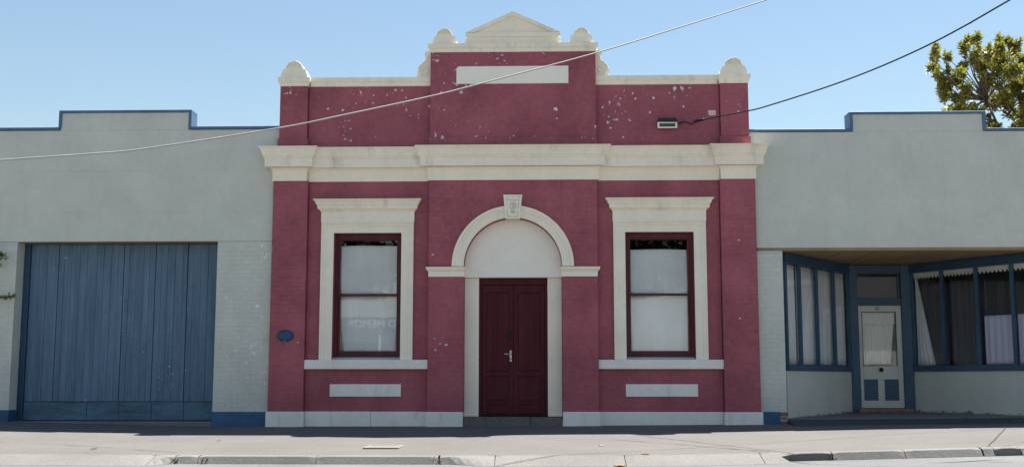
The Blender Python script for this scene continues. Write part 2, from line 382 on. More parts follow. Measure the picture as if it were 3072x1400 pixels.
# ================================================================== MAROON BUILDING
B = thing('maroon_building', (0, 0, 0), 'maroon painted building with cream mouldings, arched doorway and stepped parapet', 'building')
YP = -.12                                            # face of pilasters and middle bay; wings stand at y = 0
HB = half(810, 2274, 900, YP)                        # half the width of the front
PI_ = half(915, 2168, 900, YP)                       # inner edge of the end pilasters
HC = half(1284.5, 1793.5, 890, YP)                   # half the middle bay
HO = half(1390, 1687, 1000, YP)                      # half the door recess
zpl = Z(1540, 1234.5, YP-.02); zfr = Z(1540, 543, YP); zco = Z(1540, 497, YP-.15); zc1 = Z(1540, 471, YP-.17); zc2 = Z(1540, 434, YP-.26)
zfr = (Z(870, 544, YP)+Z(2210, 534, YP)+Z(1540, 541, YP))/3
zco = (Z(870, 502, YP-.13)+Z(2210, 491.5, YP-.13)+Z(1540, 497.5, YP-.13))/3
zc1 = (Z(870, 473.8, YP-.15)+Z(2210, 465, YP-.15)+Z(1540, 470.5, YP-.15))/3
zc2 = (Z(870, 440, YP-.24)+Z(2210, 430, YP-.24)+Z(1540, 434, YP-.24))/3
zcap0 = (Z(880, 260, YP)+Z(2200, 247, YP))/2; zcap1 = (Z(880, 231, YP-.05)+Z(2200, 219.5, YP-.05))/2
zcop0 = (Z(1100, 260, 0)+Z(1950, 254, 0))/2; zcop1 = (Z(1100, 234, 0)+Z(1950, 228, 0))/2
zcr0 = Z(1540, 156, YP); zcr1 = Z(1540, 129, YP-.06)
# window openings in the wings
WIN = []
for (uL, uR, vt, vb) in ((996, 1201.3, 701, 1080), (1876.3, 2081.8, 693.3, 1076)):
    v = (vt+vb)/2; WIN.append([X(uL, v), X(uR, v), Z((uL+uR)/2, vb), Z((uL+uR)/2, vt)])
hw = (WIN[0][1]-WIN[0][0]+WIN[1][1]-WIN[1][0])/4; cxw = (WIN[1][0]+WIN[1][1]-WIN[0][0]-WIN[0][1])/4
zw0 = (WIN[0][2]+WIN[1][2])/2; zw1 = (WIN[0][3]+WIN[1][3])/2
for sgn in (-1, 1):
    a, b = sorted((sgn*(PI_-.01), sgn*(HC-.01)))
    wall_holes('wall', a, b, -.3, zfr+.01, 0, .32, [(sgn*cxw-hw, sgn*cxw+hw, zw0, zw1)], M['maroon'], B)
    a, b = sorted((sgn*HB, sgn*PI_)); box('pilaster', a, b, YP, .32, zpl-.01, zfr+.01, M['maroon_pier'], B)
# plinth blocks, each course piece on its own
pj = X(1112, 1255, 0)
for a, b, y in ((-HB-.03, -PI_+.02, YP-.03), (-PI_+.024, pj-.003, -.03), (pj+.003, -HC-.034, -.03), (-HC-.03, -HO-.004, YP-.03), (HO+.004, HC+.03, YP-.03), (HC+.034, PI_-.024, -.03), (PI_-.02, HB+.03, YP-.03)):
    box('plinth_block', a, b, y, .2, -.35, zpl+random.uniform(-.003, .003), M['cream_plinth'], B, .008)
# middle bay: two piers and an arched spandrel
zsp = Z(1540, 799, YP); RI = HO; RO = half(1354, 1721, 795, YP-.06)
for s in (-1, 1):
    a, b = sorted((s*HO, s*HC)); box('bay_pier', a, b, YP, .32, zpl-.01, zfr+.01, M['maroon_pier'], B)
bm = bmesh.new(); N = 40; fr = []
for i in range(N+1):
    th = math.pi*i/N; x, z = -RI*math.cos(th), zsp+RI*math.sin(th)
    fr.append([bm.verts.new((x*.9995, YP, z)), bm.verts.new((x*.9995, YP, zfr+.01)), bm.verts.new((x*.9995, .32, z)), bm.verts.new((x*.9995, .32, zfr+.01))])
for a, b in zip(fr, fr[1:]):
    for q in ((0, 1), (2, 3), (0, 2), (1, 3)): bm.faces.new((a[q[0]], b[q[0]], b[q[1]], a[q[1]]))
bm_obj('arch_wall', bm, M['maroon'], B)
# archivolt
bm = bmesh.new(); prof = [(RI+.002, .0), (RI+.002, -.045), (RI+.115, -.045), (RI+.125, -.062), (RI+.165, -.066), (RI+.178, -.085), (RO, -.085), (RO, .0)]; rows = []
for i in range(49):
    th = math.pi*i/48; rows.append([bm.verts.new((-r*math.cos(th), YP+d, zsp+r*math.sin(th)+.002)) for r, d in prof])
for a, b in zip(rows, rows[1:]):
    for q in range(len(prof)): bm.faces.new((a[q], a[(q+1) % len(prof)], b[(q+1) % len(prof)], b[q]))
bm.faces.new(rows[0]); bm.faces.new(rows[-1])
bm_obj('arch_moulding', bm, M['cream'], B)
# keystone with its carved face
kz0, kz1 = Z(1540, 655, YP-.14), Z(1540, 584, YP-.14); kb, kt = half(1520.5, 1563, 650, YP-.14), half(1512.5, 1568, 590, YP-.14)
bm = bmesh.new(); add_prism(bm, [(-kb, kz0), (kb, kz0), (kt, kz1-.02), (kt+.006, kz1), (-kt-.006, kz1), (-kt, kz1-.02)], YP-.15, YP+.02)
key = bm_obj('keystone', bm, M['cream'], B)
bm = bmesh.new()
def kx(s, t): return (lerp(-kb, kb, s) if False else lerp(kb, kt, t)*(2*s-1)*.70, lerp(kz0, kz1, .08+.84*t))
bor = [(0, 0), (1, 0), (1, 1), (0, 1), (0, 0)]
add_tube(bm, [(kx(s, t)[0], YP-.152, kx(s, t)[1]) for s, t in bor], .009, 5)
for pts in ([(.15, .85), (.35, .78), (.5, .86), (.65, .78), (.85, .85)], [(.5, .70), (.32, .62), (.22, .48), (.35, .38)], [(.5, .70), (.68, .62), (.80, .48), (.66, .38)], [(.5, .72), (.5, .52), (.42, .42), (.5, .34), (.58, .42), (.5, .52)], [(.36, .18), (.42, .28), (.5, .16), (.58, .28), (.64, .18)], [(.3, .30), (.5, .24), (.7, .30)]):
    add_tube(bm, [(kx(s, t)[0], YP-.153, kx(s, t)[1]) for s, t in pts], .014, 5)
bm_obj('carving', bm, M['carving'], key)
# imposts
iz0, iz1 = Z(1335, 829, YP-.05), Z(1335, 800, YP-.07)
for s in (-1, 1):
    a, b = sorted((s*(HO-.012), s*HC)); h = iz1-iz0
    mould('impost', a, b, YP-.025, [(0, iz0), (.0, iz0+.50*h), (.02, iz0+.62*h), (.045, iz0+.8*h), (.05, iz1)], .1, M['cream'], B, ends=(1, .35) if s < 0 else (.35, 1))
# tympanum and jambs behind the arch
zt = Z(1540, 831.5, .05)
bm = bmesh.new(); pts = [(-HO+.006, zt), (HO-.006, zt)]+[((RI-.006)*math.cos(math.pi*i/40), zsp+(RI-.006)*math.sin(math.pi*i/40)) for i in range(41)]
add_prism(bm, pts, .05, .30); bm_obj('tympanum', bm, M['cream_clean'], B)
zds = Z(1540, 1249, .0)
dl, dr = X(1436, 1040, .10), X(1643.3, 1040, .10); hd = (dr-dl)/2
for s in (-1, 1):
    a, b = sorted((s*hd, s*(HO-.004))); box('door_jamb', a, b, .10, .30, zds+.001, zt-.002, M['cream'], B, .006)
# stone step
for k, (a, b) in enumerate(((-HO+.004, -.52), (-.515, .33), (.335, HO-.004))):
    box('step_stone', a, b, YP+.02+.01*(k % 2), .42, -.3, zds-.004*k, M['bluestone'], B, .012)
# door
zd1 = zt-.002
door = box('door', -hd-.01, hd+.01, .27, .31, zds, zd1+.05, M['door'], B)       # frame backing
box('transom_rail', -hd+.001, hd-.001, .20, .269, zd1-.13, zd1, M['door'], door)
for s in (-1, 1): a, b = sorted((s*hd*.999, s*(hd-.055))); box('frame_post', a, b, .205, .269, zds+.002, zd1-.131, M['door'], door)
box('threshold', -hd+.002, hd-.002, .15, .269, zds-.02, zds+.022, M['black'], door)
lw = hd-.06
for s in (-1, 1):
    x0, x1 = sorted((s*.003, s*lw)); z0, z1 = zds+.03, zd1-.135
    box('leaf', x0, x1, .235, .268, z0, z1, M['door'], door)
    zm = Z(1540, 1121, .23); zm2 = Z(1540, 1205, .23)
    st = .085
    for zz in ((z0, zm2-.012), (zm2+.0, zm-.01), (zm+.03, z1-.12)):
        bm = bmesh.new(); a, b, c, d = x0+st, x1-st, zz[0]+.035, zz[1]-.03
        o_, i_ = .0, .035
        for (p0, p1) in (((a, c), (b, c)), ((b, c), (b, d)), ((b, d), (a, d)), ((a, d), (a, c))):
            add_tube(bm, [(p0[0], .233, p0[1]), (p1[0], .233, p1[1])], .014, 6)
        bm_obj('panel_moulding', bm, M['door'], door)
    zz = (zm+.03, z1-.12)
    for k in range(4):
        w_ = (x1-x0-2*st-.03)/4; xa = x0+st+.015+k*w_
        box('panel_board', xa+.001, xa+w_-.001, .230, .236, zz[0]+.055, zz[1]-.05, M['door'], door, .003)
hp = at(1532, 1066, .22)
hand = box('handle_plate', hp.x-.022, hp.x+.022, .215, .234, hp.z-.115, hp.z+.105, M['metal'], door, .004)
bm = bmesh.new(); add_tube(bm, [(hp.x, .22, hp.z+.03), (hp.x, .17, hp.z+.03), (hp.x-.03, .162, hp.z+.03), (hp.x-.13, .162, hp.z+.03)], .012, 8); bm_obj('lever', bm, M['metal'], door, True)
bm = bmesh.new(); add_tube(bm, [(hp.x, .216, hp.z-.06), (hp.x, .205, hp.z-.06)], .014, 8); bm_obj('lock_cylinder', bm, M['knob'], door)
kp = at(1528.5, 1003, .22); box('letter_plate', kp.x-.045, kp.x+.045, .216, .234, kp.z-.075, kp.z+.075, M['knob'], door, .006)
# windows
def window(cx, tag, zbl, mirror_gap):
    x0, x1 = cx-hw, cx+hw; fw = .062
    bm = bmesh.new()
    add_box(bm, x0+.001, x0+fw, .155, .31, zw0+.05, zw1-.001, .003); add_box(bm, x1-fw, x1-.001, .155, .31, zw0+.05, zw1-.001, .003)
    add_box(bm, x0+fw, x1-fw, .158, .31, zw1-.105, zw1-.001, .003); add_box(bm, x0+fw, x1-fw, .158, .31, zw0+.05, zw0+.085, .003)
    wd = bm_obj('window', bm, M['sash'], B)
    prof = [(0, zw0+.001), (0, zw0+.03), (-.10, zw0+.05)]
    bm = bmesh.new(); add_prism(bm, [(x0+.002, 0), (x1-.002, 0), (x1-.002, 1), (x0+.002, 1)], 0, 1); bm.free()
    bm = bmesh.new(); q = [bm.verts.new(p) for p in ((x0+.002, .002, zw0+.004), (x1-.002, .002, zw0+.004), (x1-.002, .154, zw0+.05), (x0+.002, .154, zw0+.05), (x0+.002, .154, zw0-.0), (x1-.002, .154, zw0-.0), (x1-.002, .002, zw0-.0), (x0+.002, .002, zw0-.0))]
    for f in ((0, 1, 2, 3), (3, 2, 5, 4), (4, 5, 6, 7), (7, 6, 1, 0), (0, 3, 4, 7), (1, 6, 5, 2)): bm.faces.new([q[i] for i in f])
    bm_obj('sub_sill', bm, M['grey'], wd)
    a, b = x0+fw+.002, x1-fw-.002; zm = lerp(zw0, zw1, .425) if False else (Z(1100, 884, .2)+Z(1980, 883, .2))/2
    sb, ss = .115, .045
    def sash(name, y0, y1, z0, z1, bot, top):
        bm = bmesh.new()
        add_box(bm, a, a+ss, y0, y1, z0, z1, .003); add_box(bm, b-ss, b, y0, y1, z0, z1, .003)
        add_box(bm, a+ss, b-ss, y0+.001, y1, z0, z0+bot, .003); add_box(bm, a+ss, b-ss, y0+.001, y1, z1-top, z1, .003)
        bm_obj(name, bm, M['sash'], wd)
        g = bmesh.new(); add_box(g, a+ss-.005, b-ss+.005, (y0+y1)/2-.002, (y0+y1)/2+.002, z0+bot-.005, z1-top+.005); bm_obj('pane', g, M['glass'], wd)
    sash('upper_sash', .185, .222, zm-.02, zw1-.107, .042, .022)
    sash('lower_sash', .226, .262, zw0+.087, zm+.02, sb-.03, .04)
    # roller blind: upper sheet hangs flat, lower one pulled in at its foot
    for (z0, z1, pin) in ((zm+.0, zbl, .0), (zw0+.14, zm-.004, .055)):
        bm = bmesh.new(); nx, nz = 24, 18; g = []
        for j in range(nz+1):
            s = j/nz; z = lerp(z1, z0, s); r = []
            xl, xr = a+.018+pin*mirror_gap[0]*s**1.5+.006*math.sin(s*9), b-.018-pin*mirror_gap[1]*s**1.8
            for i in range(nx+1):
                k = i/nx; r.append(bm.verts.new((lerp(xl, xr, k), (.245 if z1 == zbl else .29)+.014*math.sin(k*5+s*3+cx)+.020*noise.noise(Vector((k*3+cx, s*2.5, z1))), z+.010*math.sin(k*3.1)*(1-s))))
            g.append(r)
        for j in range(nz):
            for i in range(nx): bm.faces.new((g[j][i], g[j][i+1], g[j+1][i+1], g[j+1][i]))
        o = bm_obj('blind', bm, M['blind'], wd, True); md = o.modifiers.new('thickness', 'SOLIDIFY'); md.thickness = .003
    for xa, xb in ((a+.004, a+.17), (b-.17, b-.004)):
        bm = bmesh.new(); g = []
        for i in range(15):
            k = i/14; g.append([bm.verts.new((lerp(xa, xb, k), .318+.006*math.sin(k*14+cx), z)) for z in (zw0+.10, zm, zbl-.01)])
        for p, r in zip(g, g[1:]):
            for q in (0, 1): bm.faces.new((p[q], r[q], r[q+1], p[q+1]))
        o = bm_obj('side_curtain', bm, M['lace'], wd, True); o.modifiers.new('thickness', 'SOLIDIFY').thickness = .002
    box('sash_cord', a+.03+.05, a+.085, .275, .279, zm, zbl-.02, M['blind'], wd, 0) if mirror_gap[0] > 1.2 else None
    # the dim room behind
    bm = bmesh.new(); add_box(bm, x0-.25, x1+.25, .328, 2.6, zw0-.3, zw1+.3)
    for f in list(bm.faces):
        if all(abs(v_.co.y-.328) < 1e-4 for v_ in f.verts): bm.faces.remove(f)
    me = bpy.data.meshes.new('room'); bm.to_mesh(me); bm.free(); link_mesh('room', me, M['room'], wd)
    # architrave swept round three sides
    oL = cx-half(958.3, 1236.5, 900, -.05) if cx < 0 else cx-half(1839, 2118.5, 900, -.05); ow = cx-oL; hwz = Z(1100, 666, -.06)
    prof = [(0, .0), (0, -.03), (.60, -.03), (.64, -.045), (.82, -.05), (.88, -.07), (1, -.07), (1, .0)]
    bm = bmesh.new(); rows = []; aw = ow-hw; ah = hwz-zw1
    for (sx, corner) in ((-1, 0), (-1, 1), (1, 1), (1, 0)):
        rows.append([bm.verts.new((cx+sx*(hw+.001+t*(aw)), d, (zw1+t*ah) if corner else zw0)) for t, d in prof])
    for p, r in zip(rows, rows[1:]):
        for q in range(len(prof)): bm.faces.new((p[q], p[(q+1) % len(prof)], r[(q+1) % len(prof)], r[q]))
    bm.faces.new(rows[0]); bm.faces.new(rows[-1]); bm_obj('architrave', bm, M['cream'], wd)
    # frieze and hood
    fz1 = (Z(1100, 628, -.08)+Z(1975, 623, -.08))/2; hz1 = (Z(1100, 595, -.22)+Z(1975, 591, -.22))/2
    box('hood_frieze', cx-ow-.012, cx+ow+.012, -.062, .02, hwz+.002, fz1-.002, M['cream'], wd, .003)
    h = hz1-fz1
    mould('hood', cx-ow-.012, cx+ow+.012, -.062, [(0, fz1-.05), (.035, fz1-.002), (.045, fz1), (.045, fz1+.03*h), (.062, fz1+.03*h), (.066, fz1+.40*h), (.085, fz1+.44*h), (.098, fz1+.66*h), (.130, fz1+.90*h), (.142, fz1+.92*h), (.142, hz1)], .02, M['cream_worn'], wd)
    # sill
    so = half(908.5, 1284, 1094, -.1) if cx < 0 else half(1795, 2174.4, 1092, -.1)
    sz0 = (Z(1100, 1108, -.10)+Z(1985, 1104, -.10))/2
    sl, sr = (-PI_+.002, -HC-.002) if cx < 0 else (HC+.002, PI_-.002)
    box('sill', sl, sr, -.10, .05, sz0, zw0-.002, M['cream_plinth'], wd, .008)
    ah_ = half(988.7, 1202, 1170, -.02); az0 = (Z(1095, 1189, -.02)+Z(1985, 1188, -.02))/2; az1 = (Z(1095, 1152, -.02)+Z(1985, 1150.5, -.02))/2
    box('apron_panel', cx-ah_, cx+ah_, -.022, .02, az0, az1, M['cream_plinth'], wd, .003)
    return wd
window(-cxw, 'left', Z(1100, 739, .3), (1.6, .7))
window(cxw, 'right', Z(1980, 750, .3), (.8, .7))
# entablature in five breaks
def entab(x0, x1, yf, dz, ends):
    mould('frieze', x0, x1, yf-.018, [(0, zfr), (0, zco-.06), (.03, zco-.02), (.05, zco-.001)], .3, M['cream'], B, ends)
    t = zc2+dz; h = t-zc1
    mould('cornice', x0, x1, yf-.018, [(.128, zco+dz), (.132, zc1-.01), (.150, zc1), (.155, zc1+.12*h), (.172, zc1+.20*h), (.180, zc1+.45*h), (.205, zc1+.75*h), (.228, zc1+.88*h), (.236, zc1+.90*h), (.236, t)], .3, M['cream_worn'], B, ends)
HF = half(1282, 1793.5, 520, YP)
entab(-HB-.02, -PI_-.02, YP, .004, (1, 1)); entab(PI_+.02, HB+.02, YP, .004, (1, 1))
entab(-PI_-.01, -HC+.01, 0, .0, (0, 0)); entab(HC-.01, PI_+.01, 0, .0, (0, 0))
entab(-HF, HF, YP, .006, (1, 1))
# attic storey
HU = half(838.5, 2248, 390, YP+.02); PU = half(919, 2162, 390, YP+.02); HT = half(1288, 1785, 300, YP)
for s in (-1, 1):
    a, b = sorted((s*(PU-.01), s*(HT-.01))); box('parapet_wall', a, b, 0, .3, zc2-.1, zcop0+.02, M['maroon'], B)
    a, b = sorted((s*HU, s*PU)); box('parapet_pilaster', a, b, YP+.02, .31, zc2-.1, zcap0+.01, M['maroon'], B)
    box('pilaster_base', a-.025, b+.025, YP-.005, .29, zc2-.09, Z(880, 404, YP) if False else zc2+.20, M['maroon'], B)
    h = zcop1-zcop0; p0 = s*(PU-.04); p1 = s*(HT-.01); a, b = sorted((p0, p1))
    mould('coping', a, b, -.005, [(.0, zcop0), (.012, zcop0+.05*h), (.018, zcop0+.4*h), (.035, zcop0+.5*h), (.04, zcop0+.54*h), (.045, zcop0+.58*h), (.045, zcop1)], .33, M['cream_worn'], B, (0, 0))
    h = zcap1-zcap0; a, b = sorted((s*(PU-.0), s*HU))
    mould('pilaster_cap', a, b, YP+.02, [(.005, zcap0), (.012, zcap0+.06*h), (.02, zcap0+.3*h), (.035, zcap0+.48*h), (.042, zcap0+.5*h), (.048, zcap0+.54*h), (.048, zcap1)], .36, M['cream_worn'], B)
box('parapet_block', -HT, HT, YP, .34, zc2-.1, zcr0+.01, M['maroon'], B)
box('block_base', -HT-.022, HT+.022, YP-.022, .33, zc2-.09, zc2+.21, M['maroon'], B)
h = zcr1-zcr0; HK = half(1284, 1790, 140, YP-.05)
mould('crown_cornice', -HT, HT, YP, [(.004, zcr0), (.012, zcr0+.06*h), (.02, zcr0+.34*h), (.034, zcr0+.46*h), (.038, zcr0+.5*h), (.05, zcr0+.54*h), (.055, zcr1)], .40, M['cream_worn'], B)
# recessed-looking name panel with rounded upper left corner
nx0, nx1, nz0, nz1 = X(1369.5, 225, YP), X(1705, 225, YP), Z(1540, 251.3, YP), Z(1540, 199.4, YP)
prism('name_panel', [(nx0, nz0), (nx1, nz0), (nx1, nz1), (nx0+.06, nz1), (nx0+.03, nz1-.008), (nx0+.008, nz1-.03), (nx0, nz1-.06)], YP-.018, YP+.01, M['cream_clean'], B)
# antefixes
def antefix(cx, z, y0, wid, rad, hb):
    bm = bmesh.new(); w2 = wid/2
    pts = [(-w2, 0), (w2, 0), (w2, .45*hb), (w2-.022, .50*hb), (w2-.030, .75*hb), (w2-.05, .98*hb), (rad+.015, hb)]
    pts += [(rad*math.cos(math.pi*i/18), hb+.004+rad*.92*math.sin(math.pi*i/18)) for i in range(19)]
    pts += [(-rad-.015, hb), (-w2+.05, .98*hb), (-w2+.030, .75*hb), (-w2+.022, .50*hb), (-w2, .45*hb)]
    a = [bm.verts.new((cx+x, y0, z+q)) for x, q in pts]; b = [bm.verts.new((cx+x, y0+.36, z+q*(.96))) for x, q in pts]
    bm.faces.new(a); bm.faces.new(b)
    for i in range(len(pts)): bm.faces.new((a[i], a[(i+1) % len(pts)], b[(i+1) % len(pts)], b[i]))
    o = bm_obj('antefix', bm, M['cream'], B)
    bm = bmesh.new(); r = rad*.86
    add_tube(bm, [(cx+r*math.cos(math.pi*i/16), y0-.004, z+hb+.012+r*.92*math.sin(math.pi*i/16)) for i in range(17)], .014, 5)
    for i in range(1, 8):
        th = math.pi*i/8
        add_tube(bm, [(cx+r*.25*math.cos(th), y0-.002, z+hb+.015+r*.25*math.sin(th)), (cx+r*.80*math.cos(th), y0-.006, z+hb+.015+r*.74*math.sin(th))], [.006, .017], 5)
    bm_obj('shell', bm, M['cream_worn'], o)
cu = half(880, 2204, 210, YP); wd_ = .50
for s in (-1, 1): antefix(s*(HU+PU)/2, zcap1, YP+.0, X(924, 220, YP)-X(844, 220, YP), X(911, 200, YP)-X(884.5, 200, YP), Z(880, 207, YP)-Z(880, 231.5, YP))
cuc = half(1331.5, 1741.5, 110, YP)
for s in (-1, 1): antefix(s*cuc, zcr1, YP+.0, X(1369, 120, YP)-X(1295, 120, YP), X(1356, 100, YP)-X(1332, 100, YP), Z(1330, 105, YP)-Z(1330, 130, YP))
# pediment
pzb = zcr1; pz1 = Z(1540, 111, YP); pz2 = Z(1540, 98, YP); pz3 = Z(1538, 35.5, YP); pw = half(1395.5, 1680, 98, YP)
ped = prism('pediment', [(-pw-.02, pzb), (pw+.02, pzb), (pw-.01, pz1), (pw-.01, pz2), (0, pz3-.04), (-pw+.01, pz2), (-pw+.01, pz1)], YP+.02, .36, M['cream'], B)
bm = bmesh.new(); t = .085
for s in (-1, 1):
    add_prism(bm, [(s*pw, pz2+.0), (0, pz3), (0, pz3-t), (s*(pw-.18), pz2+.003)] if s > 0 else [(s*(pw-.18), pz2+.003), (0.0005*s, pz3-t), (0.0005*s, pz3), (s*pw, pz2+.0)], YP-.025, .37)
bm_obj('raking_cornice', bm, M['cream_worn'], ped)
box('pediment_base', -pw, pw, YP-.022, .365, pz1, pz2-.002, M['cream'], ped, .004)
# side scrolls standing on the copings against the middle block
for s in (-1, 1):
    bm = bmesh.new(); c1 = (.115, zcop1+.15); pts = []
    out = [(0, 0), (.27, 0), (.275, .10), (.262, .18), (.225, .255), (.16, .315), (.115, .35), (.105, .40), (.125, .45), (.13, .49), (.108, .535), (.07, .55), (.035, .535), (0, .50)]
    pts = [(s*(HT+.0+x), zcop1-.004+z) for x, z in out]
    if s < 0: pts = pts[::-1]
    add_prism(bm, pts, .0, .28); o = bm_obj('scroll', bm, M['cream'], B)
    bm = bmesh.new(); sp = []
    for i in range(30):
        th = -1.2+i*.36; r = .105*(1-i/36); sp.append((s*(HT+.135+r*math.cos(th)), -.004, zcop1+.135+r*math.sin(th)))
    add_tube(bm, sp, .016, 5); add_tube(bm, [(s*(HT+.26), -.004, zcop1+.17), (s*(HT+.20), -.004, zcop1+.26), (s*(HT+.10), -.004, zcop1+.33), (s*(HT+.07), -.004, zcop1+.44)], .014, 5)
    bm_obj('volute', bm, M['cream_worn'], o)
# body behind the front
for s in (-1, 1): a, b = sorted((s*(HB-.05), s*(HB-.35))); box('side_wall', a, b, .325, 12, -.3, zc2-.2, M['maroon'], B, 0)
box('back_wall', -HB+.36, HB-.36, 11.7, 12, -.3, zc2-.25, M['maroon'], B, 0)
bm = bmesh.new(); add_prism(bm, [(-HB+.04, zc2-.6), (HB-.04, zc2-.6), (HB-.04, zc2-.5), (0, zc2+.3), (-HB+.04, zc2-.5)], .345, 12.2); bm_obj('roof', bm, M['roofing'], B)

# places where the maroon paint has come away from the pale undercoat
rf = random.Random(5)
def flake(u, v, w_, h_, y):
    c = at(u, v, y); k = 1/155.0; n = 9; pts = []
    for i in range(n):
        th = 2*math.pi*i/n; r = rf.uniform(.30, .95); pts.append((c.x+w_*k*r*math.cos(th), c.z+h_*k*r*math.sin(th)))
    prism('paint_flake', pts, y-.0016, y+.002, M['flake'], B)
for u, v, w_, h_, y in ((1667, 328, 8, 8, YP), (1670, 356, 4, 4, YP), (1603, 411, 4, 5, YP), (1646, 425, 6, 5, YP), (1712, 421, 9, 3, YP), (1541, 407, 4, 4, YP), (1388, 413, 4, 4, YP), (1427, 409, 6, 4, YP), (1396, 424, 3, 6, YP),
                      (1960, 293, 6, 7, 0), (1898, 279, 5, 6, 0), (1906, 296, 5, 5, 0), (1829, 306, 5, 5, 0), (2050, 319, 5, 5, 0), (1823, 368, 6, 8, 0), (1830, 384, 5, 4, 0), (1950, 338, 4, 6, 0), (1870, 412, 4, 5, 0), (1890, 362, 5, 3, 0), (1808, 322, 4, 4, 0),
                      (984, 327, 6, 4, 0), (1029, 331, 6, 6, 0), (1068, 311, 4, 4, 0), (1121, 286, 6, 4, 0), (1219, 329, 4, 7, 0), (1120, 309, 5, 3, 0),
                      (1338, 1033, 8, 3.5, YP), (1320, 1030, 5, 3, YP), (1307, 1048, 5, 3, YP), (1298, 764, 7, 3, YP), (1305, 1015, 3, 3, YP), (893, 1027, 3, 3, YP), (2219, 954, 5, 3.5, YP), (2216, 720, 6, 3, YP), (2206, 418, 4, 6, YP+.02), (2219, 414, 4, 5, YP+.02), (2215, 335, 4, 6, YP+.02)):
    flake(u, v, w_, h_, y)
# ================================================================== LEFT BUILDING
YG = -.03
G = thing('garage_building', (-7.8, 0, 0), 'grey building with wide blue timber doors and blue-edged stepped parapet', 'building')
gx0, gx1 = (X(54.7, 724, YG)+X(24, 1240, YG))/2, (X(651.5, 724, YG)+X(637, 1255, YG))/2
gzt = Z(350, 724, YG); gl = -10.85; gr = -HB-.012
ztl = (Z(60, 393, YG)+Z(700, 383, YG))/2; zst = (Z(179, 339, YG)+Z(575, 332, YG))/2; sx0, sx1 = X(182, 365, YG), X(571, 360, YG)
# upper wall: backing and the sheets fixed over it
bm = bmesh.new(); add_box(bm, gl, gr, YG+.012, .30, gzt+.004, ztl-.03); add_box(bm, sx0+.01, sx1-.01, YG+.012, .30, ztl-.03, zst-.03)
upper = bm_obj('upper_wall', bm, M['grey'], G)
rowz = [gzt, Z(400, 637, YG), Z(400, 512, YG), Z(400, 394, YG)-.0, ztl-.045]
rowz = [gzt, Z(400, 637, YG), Z(400, 512, YG), ztl-.02]
for r, (a, b) in enumerate(zip(rowz, rowz[1:])):
    xs = [gl]; x = gl+(.9 if r % 2 else 2.1)
    while x < gr-.4: xs.append(x); x += 2.4
    xs.append(gr)
    for c, d in zip(xs, xs[1:]): box('wall_sheet', c+.0005, d-.0005, YG+random.uniform(0, .0015), YG+.0118, a+.0006, b-.0006, M['grey'], upper, 0)
box('wall_sheet', sx0+.012, sx1-.012, YG, YG+.0118, ztl-.018, zst-.02, M['grey'], upper, .001)
# blue parapet edging
ct = .055
for n_, a, b, c, d in (('coping', gl-.02, sx0+.0, ztl-.012, ztl+.045), ('coping', sx1+.03, gr-.002, ztl-.012, ztl+.045), ('coping', sx0-.03, sx1+.028, zst-.025, zst+.03), ('coping_return', sx0-.03, sx0+.028, ztl+.046, zst-.026), ('coping_return', sx1-.028, sx1+.028, ztl-.012, zst-.026)):
    box(n_, a, b, YG-.025, .33, c, d, M['blue_trim'], G, .004)
box('upper_wall', gr+.0005, -HU+.03, YG+.004, .29, zc2+.006, ztl-.012, M['grey'], G, 0); box('coping', gr-.0015, -HU+.03, YG-.022, .33, ztl-.0115, ztl+.0445, M['blue_trim'], G, 0)
# brick piers
bricks = []
bme = bmesh.new(); add_box(bme, -.115, .115, 0, .03, -.0403, .0403, .003); brick_me = bpy.data.meshes.new('brick'); bmesh.ops.recalc_face_normals(bme, faces=bme.faces); bme.to_mesh(brick_me); bme.free()
half_me = brick_me.copy(); half_me.transform(Matrix.Scale(.46, 4, (1, 0, 0)))
def brick_pier(parent, x0, x1, z0, z1, y, visx0=None):
    core = box('pier', x0+.003, x1-.003, y+.0030, .33, z0-.4, z1, M['mortar'], parent, 0)
    brick_me.materials.clear(); brick_me.materials.append(M['grey_brick']); half_me.materials.clear(); half_me.materials.append(M['grey_brick'])
    n = int((z1-z0)/.0862); c = 0
    for k in range(n+1):
        z = z0+.043+k*.0862
        if z+.04 > z1: break
        x = x0-(0 if k % 2 else .12)
        while x < x1-.02:
            a, b = max(x, x0), min(x+.24, x1); x += .24
            if b-a < .05 or (visx0 is not None and b < visx0): continue
            o = bpy.data.objects.new('brick', half_me if b-a < .16 else brick_me); COL.objects.link(o); o.parent = core; o.matrix_parent_inverse = _world(core).inverted()
            mw = .1058 if b-a < .16 else .23
            o.location = ((a+b)/2, y+random.uniform(-.0015, .0015), z); o.scale.x = (b-a-.006)/mw
    return core
zgb = table(ZB, -5.3); zbb = Z(715, 1234, YG)
brick_pier(G, gx1, gr-.004, zbb, gzt-.004, YG); box('blue_base', gx1-.012, gr-.004, YG-.022, .30, -.4, zbb-.001, M['blue_base'], G, .006)
zbl_ = Z(11, 1229, YG)
brick_pier(G, gl, gx0, zbl_, gzt-.004, YG, gx0-.55); box('blue_base', gl, gx0+.010, YG-.022, .30, -.4, zbl_-.001, M['blue_base'], G, .006)
